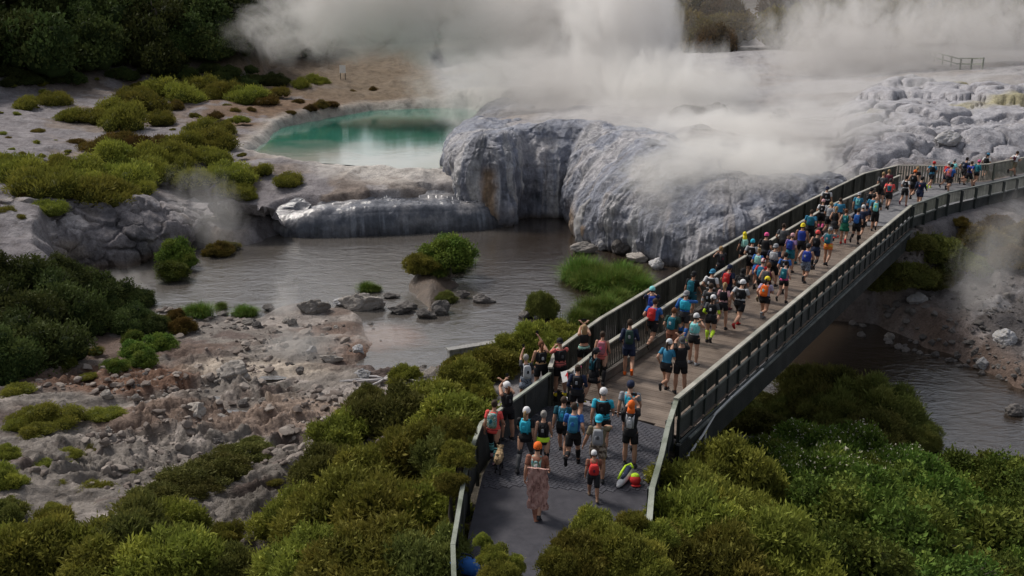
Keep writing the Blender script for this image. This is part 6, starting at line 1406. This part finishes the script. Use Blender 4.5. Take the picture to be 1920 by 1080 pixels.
P_(1570, 432, 'runner in blue T-shirt with brown hair beyond the blonde runner', 'run', 'short:tblue', 'short:black', None, 'hair:short:hb', h=1.76)
P_(1581, 457, 'woman in an emerald green running dress with teal pack', 'jog', 'none:green', 'skirt:green', 'small:teal:aqua', 'hair:bun:hr', fem=1, h=1.7, shoe='red')
P_(1605, 421, 'runner in grey cap and teal T-shirt with pale blue pack in black tights', 'walk', 'short:tblue', 'tights:black', 'small:aqua:teal', 'capback:lgrey', 'short:hb', h=1.74)
P_(1612, 449, 'runner in white cap and navy top just behind the blue pack', 'jog', 'short:navy', 'short:black', None, 'cap:white', 'short:hb', h=1.72)
P_(1603, 457, 'runner in black shorts with bright blue pack and black calf socks', 'jog', 'short:navy', 'short:black', 'pack:blue:royal', 'hair:short:hb', sock='high:black', h=1.74, mir=1)
P_(1627, 414, 'person all in black turning to photograph near the far end', 'photolow', 'short:black', 'short:navy', 'vest:black:dgrey', 'capback:black', 'short:hd', h=1.78, face=60)
P_(1638, 433, 'bald man in long black shorts with an aqua and black pack', 'jog', 'short:dark', 'long:black', 'pack:aqua:neon', 'hair:short:skin', h=1.76)
P_(1632, 425, 'runner in blue sleeves half hidden behind the bald man', 'jog', 'short:tblue', 'short:navy', None, 'hair:short:hd', h=1.7, mir=1)
P_(1651, 381, 'man in charcoal shirt and shorts with a dark grey pack walking off the deck', 'walk', 'short:dgrey', 'long:dark', 'small:dgrey:grey', 'hair:short:hl', h=1.84, shoe='khaki')
P_(1661, 374, 'runner in maroon shirt ahead of the man in charcoal', 'jog', 'short:maroon', 'short:black', None, 'hair:short:hl', h=1.76)
P_(1664, 392, 'man running in bright red T-shirt with small teal pack', 'run', 'short:hotcoral', 'short:black', 'small:teal:dteal', 'cap:dark', 'short:hb', h=1.8, sock='low:black', shoe='black')
P_(1709, 374, 'runner in orange cap and black singlet', 'jog', 'none:black', 'short:black', 'vest:black:grey', 'cap:orange', 'short:hb', h=1.74, face=45)
P_(1714, 366, 'fair haired runner in black T-shirt beyond the orange cap', 'jog', 'short:black', 'tights:black', None, 'hair:tail:hl', fem=1, h=1.72, face=45)
P_(1694, 386, 'runner in white T-shirt with black vest pack at the far corner', 'jog', 'short:white', 'short:black', 'vest:black:grey', 'hair:bun:hd', fem=1, h=1.72, shoe='maroon', mir=1)
P_(1722, 389, 'dark haired man in long navy sleeves behind the corner of the barrier', 'walk', 'long:navy', 'short:navy', 'small:navy:coral', 'cap:black', 'short:hd', h=1.78, face=40)
# --- far path
P_(1744, 353, 'runner in red cap and blue top with black vest on the far path', 'run', 'short:tblue', 'short:black', 'vest:black:dark', 'cap:red', 'short:hb', h=1.76, face=55, shoe='neon', band='tblue')
P_(1782, 350, 'runner in grey cap and pale teal shirt by the far fence', 'jog', 'short:aqua', 'short:black', None, 'capback:grey', 'short:hb', h=1.76, face=55)
P_(1777, 362, 'man in bright blue T-shirt with a striped pack on the far path', 'stride', 'short:blue', 'short:black', 'pack:stripe:orange', 'cap:black', 'short:hd', h=1.82, face=52)
P_(1772, 355, 'runner with a round red pack and white cap in the far group', 'jog', 'short:maroon', 'short:navy', 'pack:red:coral', 'cap:white', 'short:hb', h=1.72, face=55, mir=1)
P_(1805, 348, 'tall man in grey blue T-shirt striding along the far path', 'stride', 'short:dgrey', 'short:black', 'vest:navy:grey', 'hair:short:hd', h=1.84, face=58)
P_(1814, 353, 'runner in vivid blue shirt with navy pack on the far path', 'stride', 'short:royal', 'short:black', 'small:navy:dark', 'hair:short:hb', h=1.74, face=58, mir=1)
P_(1828, 350, 'runner in deep teal top with a magenta cap and green waistband', 'jog', 'long:teal', 'brief:black', None, 'cap:pink', 'short:hd', h=1.68, fem=1, face=55, band='dteal')
P_(1845, 338, 'runner in blue cap with black vest over white shirt by the far fence', 'jog', 'short:white', 'short:black', 'vest:black:dark', 'cap:tblue', 'tail:hb', h=1.76, fem=1, face=55)
P_(1899, 331, 'last runner in white T-shirt with maroon pack and khaki shorts', 'stride', 'short:white', 'short:khaki', 'small:maroon:navy', 'hair:short:hb', h=1.74, face=60)
# --- a small dog, a shoe shaped kit bag, a blue bag
def dog(u, v, rz):
    x, y, _ = at(u, v, 0); o = empty('dog', (x, y, .004), rz, 'small fluffy tan dog with dark legs walking behind the woman in turquoise socks', 'dog')
    P = [tube([(0, -.24, .36), (0, -.15, .38), (0, 0, .37), (0, .13, .385), (0, .20, .42), (0, .27, .50)], [(.06, .06), (.105, .115), (.10, .115), (.115, .135), (.09, .10), (.07, .08)], 14, ref=(0, 0, 1)),
         ell(V3(0, .31, .53), (.075, .085, .075)), ell(V3(0, .39, .505), (.035, .06, .034)), tube([(0, -.23, .41), (0, -.30, .50), (0, -.24, .58), (0, -.18, .58)], [.035, .05, .045, .015], 8)]
    for s in (-1, 1): P.append(tube([(s * .055, .30, .585), (s * .075, .29, .62), (s * .085, .285, .56)], [(.03, .012), (.028, .01), (.01, .006)], 6))
    g = np.random.default_rng(2)
    me = mesh_of('body', P, True, .012); co = np.array([q.co[:] for q in me.vertices]); nn = np.array([q.normal[:] for q in me.vertices]); co = co + nn * (.028 * (vn(co[:, 0] * 30 + 50, co[:, 1] * 30 + 50, co[:, 2] * 30 + 50, 3) - .35))[:, None]
    me.vertices.foreach_set('co', co.astype(np.float32).ravel()); me.update(); me.materials.append(cmat('dogfur')); q = link('body', me, None, o)
    for s in (-1, 1):
        for fr in (1, 0):
            w = .05 * s * (1 if fr else -1); pts = [(s * .065, .13, .32), (s * .068, .12 + w * .5, .19), (s * .066, .125 + w, .03), (s * .066, .16 + w, .015)] if fr else [(s * .07, -.13, .34), (s * .075, -.09 + w * .4, .22), (s * .07, -.19 + w, .13), (s * .07, -.17 + w, .03), (s * .07, -.13 + w, .015)]
            rr = [.05, .032, .026, .022] if fr else [.065, .042, .026, .025, .022]
            link('leg', mesh_of('leg', [tube(pts, rr, 8)]), cmat('dark'), o)
COLS['dogfur'] = (.42, .30, .17)
dog(935, 884, R(-8))
x, y, _ = at(1172, 903, 0); kb = empty('shoe_shaped_bag', (x, y, .004), R(-30), 'shoe shaped kit bag in white and neon green lying on the asphalt', 'bag'); kb.scale = (.82, .82, .82)
link('shell', mesh_of('shell', [tube([(0, -.55, .06), (0, -.40, .10), (0, -.1, .13), (0, .2, .19), (0, .38, .22), (0, .46, .16)], [(.05, .04), (.11, .09), (.13, .11), (.14, .16), (.13, .18), (.06, .1)], 14, ref=(0, 0, 1))]), cmat('white'), kb)
link('rim', mesh_of('rim', [tube([(-.10, -.30, .20), (-.14, 0, .26), (-.13, .3, .36), (0, .42, .42), (.12, .3, .37)], .04, 8)]), cmat('neon'), kb)
link('opening', mesh_of('opening', [tube([(0, -.28, .20), (0, 0, .25), (0, .3, .37)], [(.05, .03), (.08, .04), (.09, .05)], 10, ref=(0, 0, 1))]), cmat('navy'), kb)
x, y, _ = at(1191, 908, 0); rb = empty('helmet', (x, y, .004), 0, 'round red helmet with neon green top beside the shoe shaped bag', 'helmet'); rb.scale = (.85, .85, .85)
link('shell', mesh_of('shell', [ell(V3(0, 0, .14), (.17, .20, .15)), tube([(0, -.16, .05), (0, -.24, .03)], [(.16, .02), (.10, .012)], 10)]), cmat('red'), rb); link('crest', mesh_of('crest', [ell(V3(0, .05, .24), (.13, .14, .09))]), cmat('neon'), rb)
x, y, _ = at(874, 1076, 0); bb = empty('duffel_bag', (x, y, .004), R(-20), 'bright blue rounded bag at the foot of the path edge fence', 'bag')
link('shell', mesh_of('shell', [tube([(-.36, 0, .18), (-.33, 0, .18), (0, 0, .20), (.33, 0, .18), (.36, 0, .18)], [.08, .17, .19, .17, .08], 14)]), cmat('blue'), bb)
link('handle', mesh_of('handle', [tube([(-.16, .05, .34), (-.1, .02, .46), (.1, .02, .46), (.16, .05, .34)], .016, 6)]), cmat('navy'), bb)
# ------------------------------------------------------------------ steam: real drifting volumes over the vents
def steam_mat(name, dens, scale, thr, soft, seed, stretch=(1, 1, 1), warp=1.2, col=(.88, .865, .85), fall=1.0, base=0.0):
    m = bpy.data.materials.new(name); m.use_nodes = True; nt = m.node_tree; nt.nodes.clear(); t = NT.__new__(NT); t.m = m; t.t = nt
    out = nt.nodes.new('ShaderNodeOutputMaterial'); pv = nt.nodes.new('ShaderNodeVolumePrincipled'); nt.links.new(pv.outputs[0], out.inputs['Volume'])
    pv.inputs['Color'].default_value = (*col, 1); pv.inputs['Anisotropy'].default_value = .15
    oc = t.coord('Object'); ln = t.n('ShaderNodeVectorMath', operation='LENGTH'); t.set(ln, 0, oc)
    p = t.mapping(t.pos(), tuple(q / scale for q in stretch)); p2 = nt.nodes[-1].inputs['Location']; p2.default_value = (seed * 3.7, seed * 1.3, seed * 7.1)
    f = t.math('ADD', t.math('MULTIPLY', t.noise(1.0, 9, p, .68, warp), .72), t.math('MULTIPLY', t.noise(.33, 2, p, .5, .5), .28))
    edge = t.math('SUBTRACT', 1.0, t.math('POWER', ln.outputs['Value'], 2.0), clamp=True); edge = t.math('POWER', edge, fall)
    d = t.math('DIVIDE', t.math('SUBTRACT', t.math('ADD', f, t.math('MULTIPLY', t.math('SUBTRACT', edge, .55), .34)), thr), soft, clamp=True)
    d = t.math('MULTIPLY', t.math('ADD', d, base), edge); t.set(pv, 'Density', t.math('MULTIPLY', d, dens))
    return m
SPH = ico(3)
def steam(name, c, r, label, dens, scale, thr=.5, soft=.22, seed=1, rot=(0, 0, 0), step=None, **kw):
    me = npmesh(name, SPH[0] * 1.02, SPH[1], True); o = link(name, me, steam_mat('steam_%d' % seed, dens, scale, thr, soft, seed, **kw)); o.location = c; o.scale = r; o.rotation_euler = rot
    return tag(o, label, kind='stuff')
def pt(u, v, d):
    x = (u - 960) / FPX; up = -(v - 540) / FPX; dy, dz = math.cos(TH) + up * math.sin(TH), -math.sin(TH) + up * math.cos(TH); t = d / dy; return (x * t, d, CAMH + dz * t)
# tall geyser column with its trailing plume
def S_(name, u, v, d, r, label, dens, sc, thr, soft, seed, **kw): steam(name, pt(u, v, d), r, label, dens, sc, thr, soft, seed, **kw)
S_('geyser_steam', 1165, 110, 104, (10, 7, 17), 'tall column of steam rising from the geyser on the plateau', .55, 3.0, .475, .07, 1, col=(.94, .93, .92), stretch=(1, 1, .45))
S_('geyser_steam', 960, 45, 112, (23, 9, 12), 'broad grey plume drifting left from the geyser across the forest hill', .30, 3.6, .52, .07, 2, stretch=(.8, 1, 1))
S_('geyser_steam', 700, -15, 112, (18, 8, 8.5), 'rounded leading end of the plume before the dark forest', .40, 5.0, .46, .09, 3, rot=(0, R(-14), 0))
S_('geyser_steam', 1020, 170, 97, (18, 8, 7), 'low bank of steam rolling over the terrace edge toward the pool', .22, 3.2, .50, .10, 4, stretch=(.7, 1, 1))
S_('geyser_steam', 1250, 185, 92, (13, 8, 7), 'bright steam around the foot of the geyser', .34, 2.8, .505, .09, 5, col=(.96, .95, .93), stretch=(1, 1, .6))  # whiter volume colour paints a highlight glow into this steam
S_('geyser_jet', 1292, 150, 93, (.9, .9, 5.0), 'narrow white water jet spurting up at the right of the geyser', .9, .8, .46, .15, 22, stretch=(1, 1, .25), col=(.96, .96, .96))
S_('drifting_steam', 1370, 270, 78, (13, 10, 4), 'bright steam sheet drifting down the terrace toward the bridge', .50, 2.2, .50, .09, 6, col=(.96, .95, .93), stretch=(.7, 1, 1))  # glow painted in here too, by a whiter scatter colour
S_('drifting_steam', 1190, 235, 84, (15, 9, 3.4), 'thin steam skimming the top of the sinter terrace', .22, 2.4, .51, .11, 18, stretch=(.7, 1, 1))
S_('drifting_steam', 1590, 95, 122, (19, 11, 12), 'billowing steam cloud over the vents behind the plateau', .24, 3.2, .525, .07, 7, stretch=(1, 1, .7))
S_('drifting_steam', 1840, 90, 122, (19, 10, 13), 'steam cloud at the right edge behind the boulder mound', .20, 3.6, .53, .08, 8, stretch=(1, 1, .7))
S_('drifting_steam', 1640, 175, 98, (25, 12, 5), 'thin steam trailing over the flat behind the boulder mound', .15, 3.0, .53, .10, 9, stretch=(.7, 1, 1))
S_('drifting_steam', 1640, 20, 160, (46, 10, 16), 'pale steam veiling the trees behind the geysers', .022, 8, .42, .3, 10, base=.35)
S_('drifting_steam', 1390, 330, 67.5, (12, 6, 4.2), 'veil of steam hanging over the lower terrace slope behind the bridge', .70, 1.9, .485, .09, 19, col=(.95, .94, .92), stretch=(.7, 1, 1))
S_('drifting_steam', 1530, 230, 74, (10, 7, 3.4), 'steam curling round the left end of the boulder mound', .24, 2.2, .505, .11, 20)
S_('drifting_steam', 1290, 400, 65, (5.5, 3, 2.6), 'faint mist at the foot of the terrace beside the fence', .22, 1.7, .49, .12, 21)
S_('vent_steam', 530, 585, 52, (1.4, 1.2, 3.4), 'thin wisp rising from a vent at the head of the rocky flat', .34, .8, .50, .12, 11, stretch=(1, 1, .45))
S_('vent_steam', 560, 660, 46, (3.0, 2.4, 1.7), 'low steam hanging over the middle of the rocky flat', .26, .8, .50, .13, 12)
S_('vent_steam', 720, 632, 48, (2.6, 2.0, 1.2), 'faint steam over the brown silt shoal', .22, .8, .50, .13, 13)
S_('vent_steam', 385, 395, 68, (3.8, 2.6, 5.4), 'wisp of steam drifting up beside the rock bluff', .18, 1.2, .50, .12, 14, rot=(0, R(-24), 0), stretch=(1, 1, .5))
S_('vent_steam', 620, 335, 77, (2.1, 1.6, 1.8), 'puff of steam at the dark hollow below the pool', .36, .8, .50, .12, 15)
S_('vent_steam', 1860, 500, 48, (2.9, 1.8, 5.8), 'grey column of steam rising from a vent on the right bank', .24, 1.1, .50, .12, 16, rot=(0, R(18), 0), stretch=(1, 1, .5))
S_('vent_steam', 230, 540, 57, (3.6, 2.4, 2.0), 'faint steam under the bluff among the dark trees', .16, 1.1, .50, .13, 17)
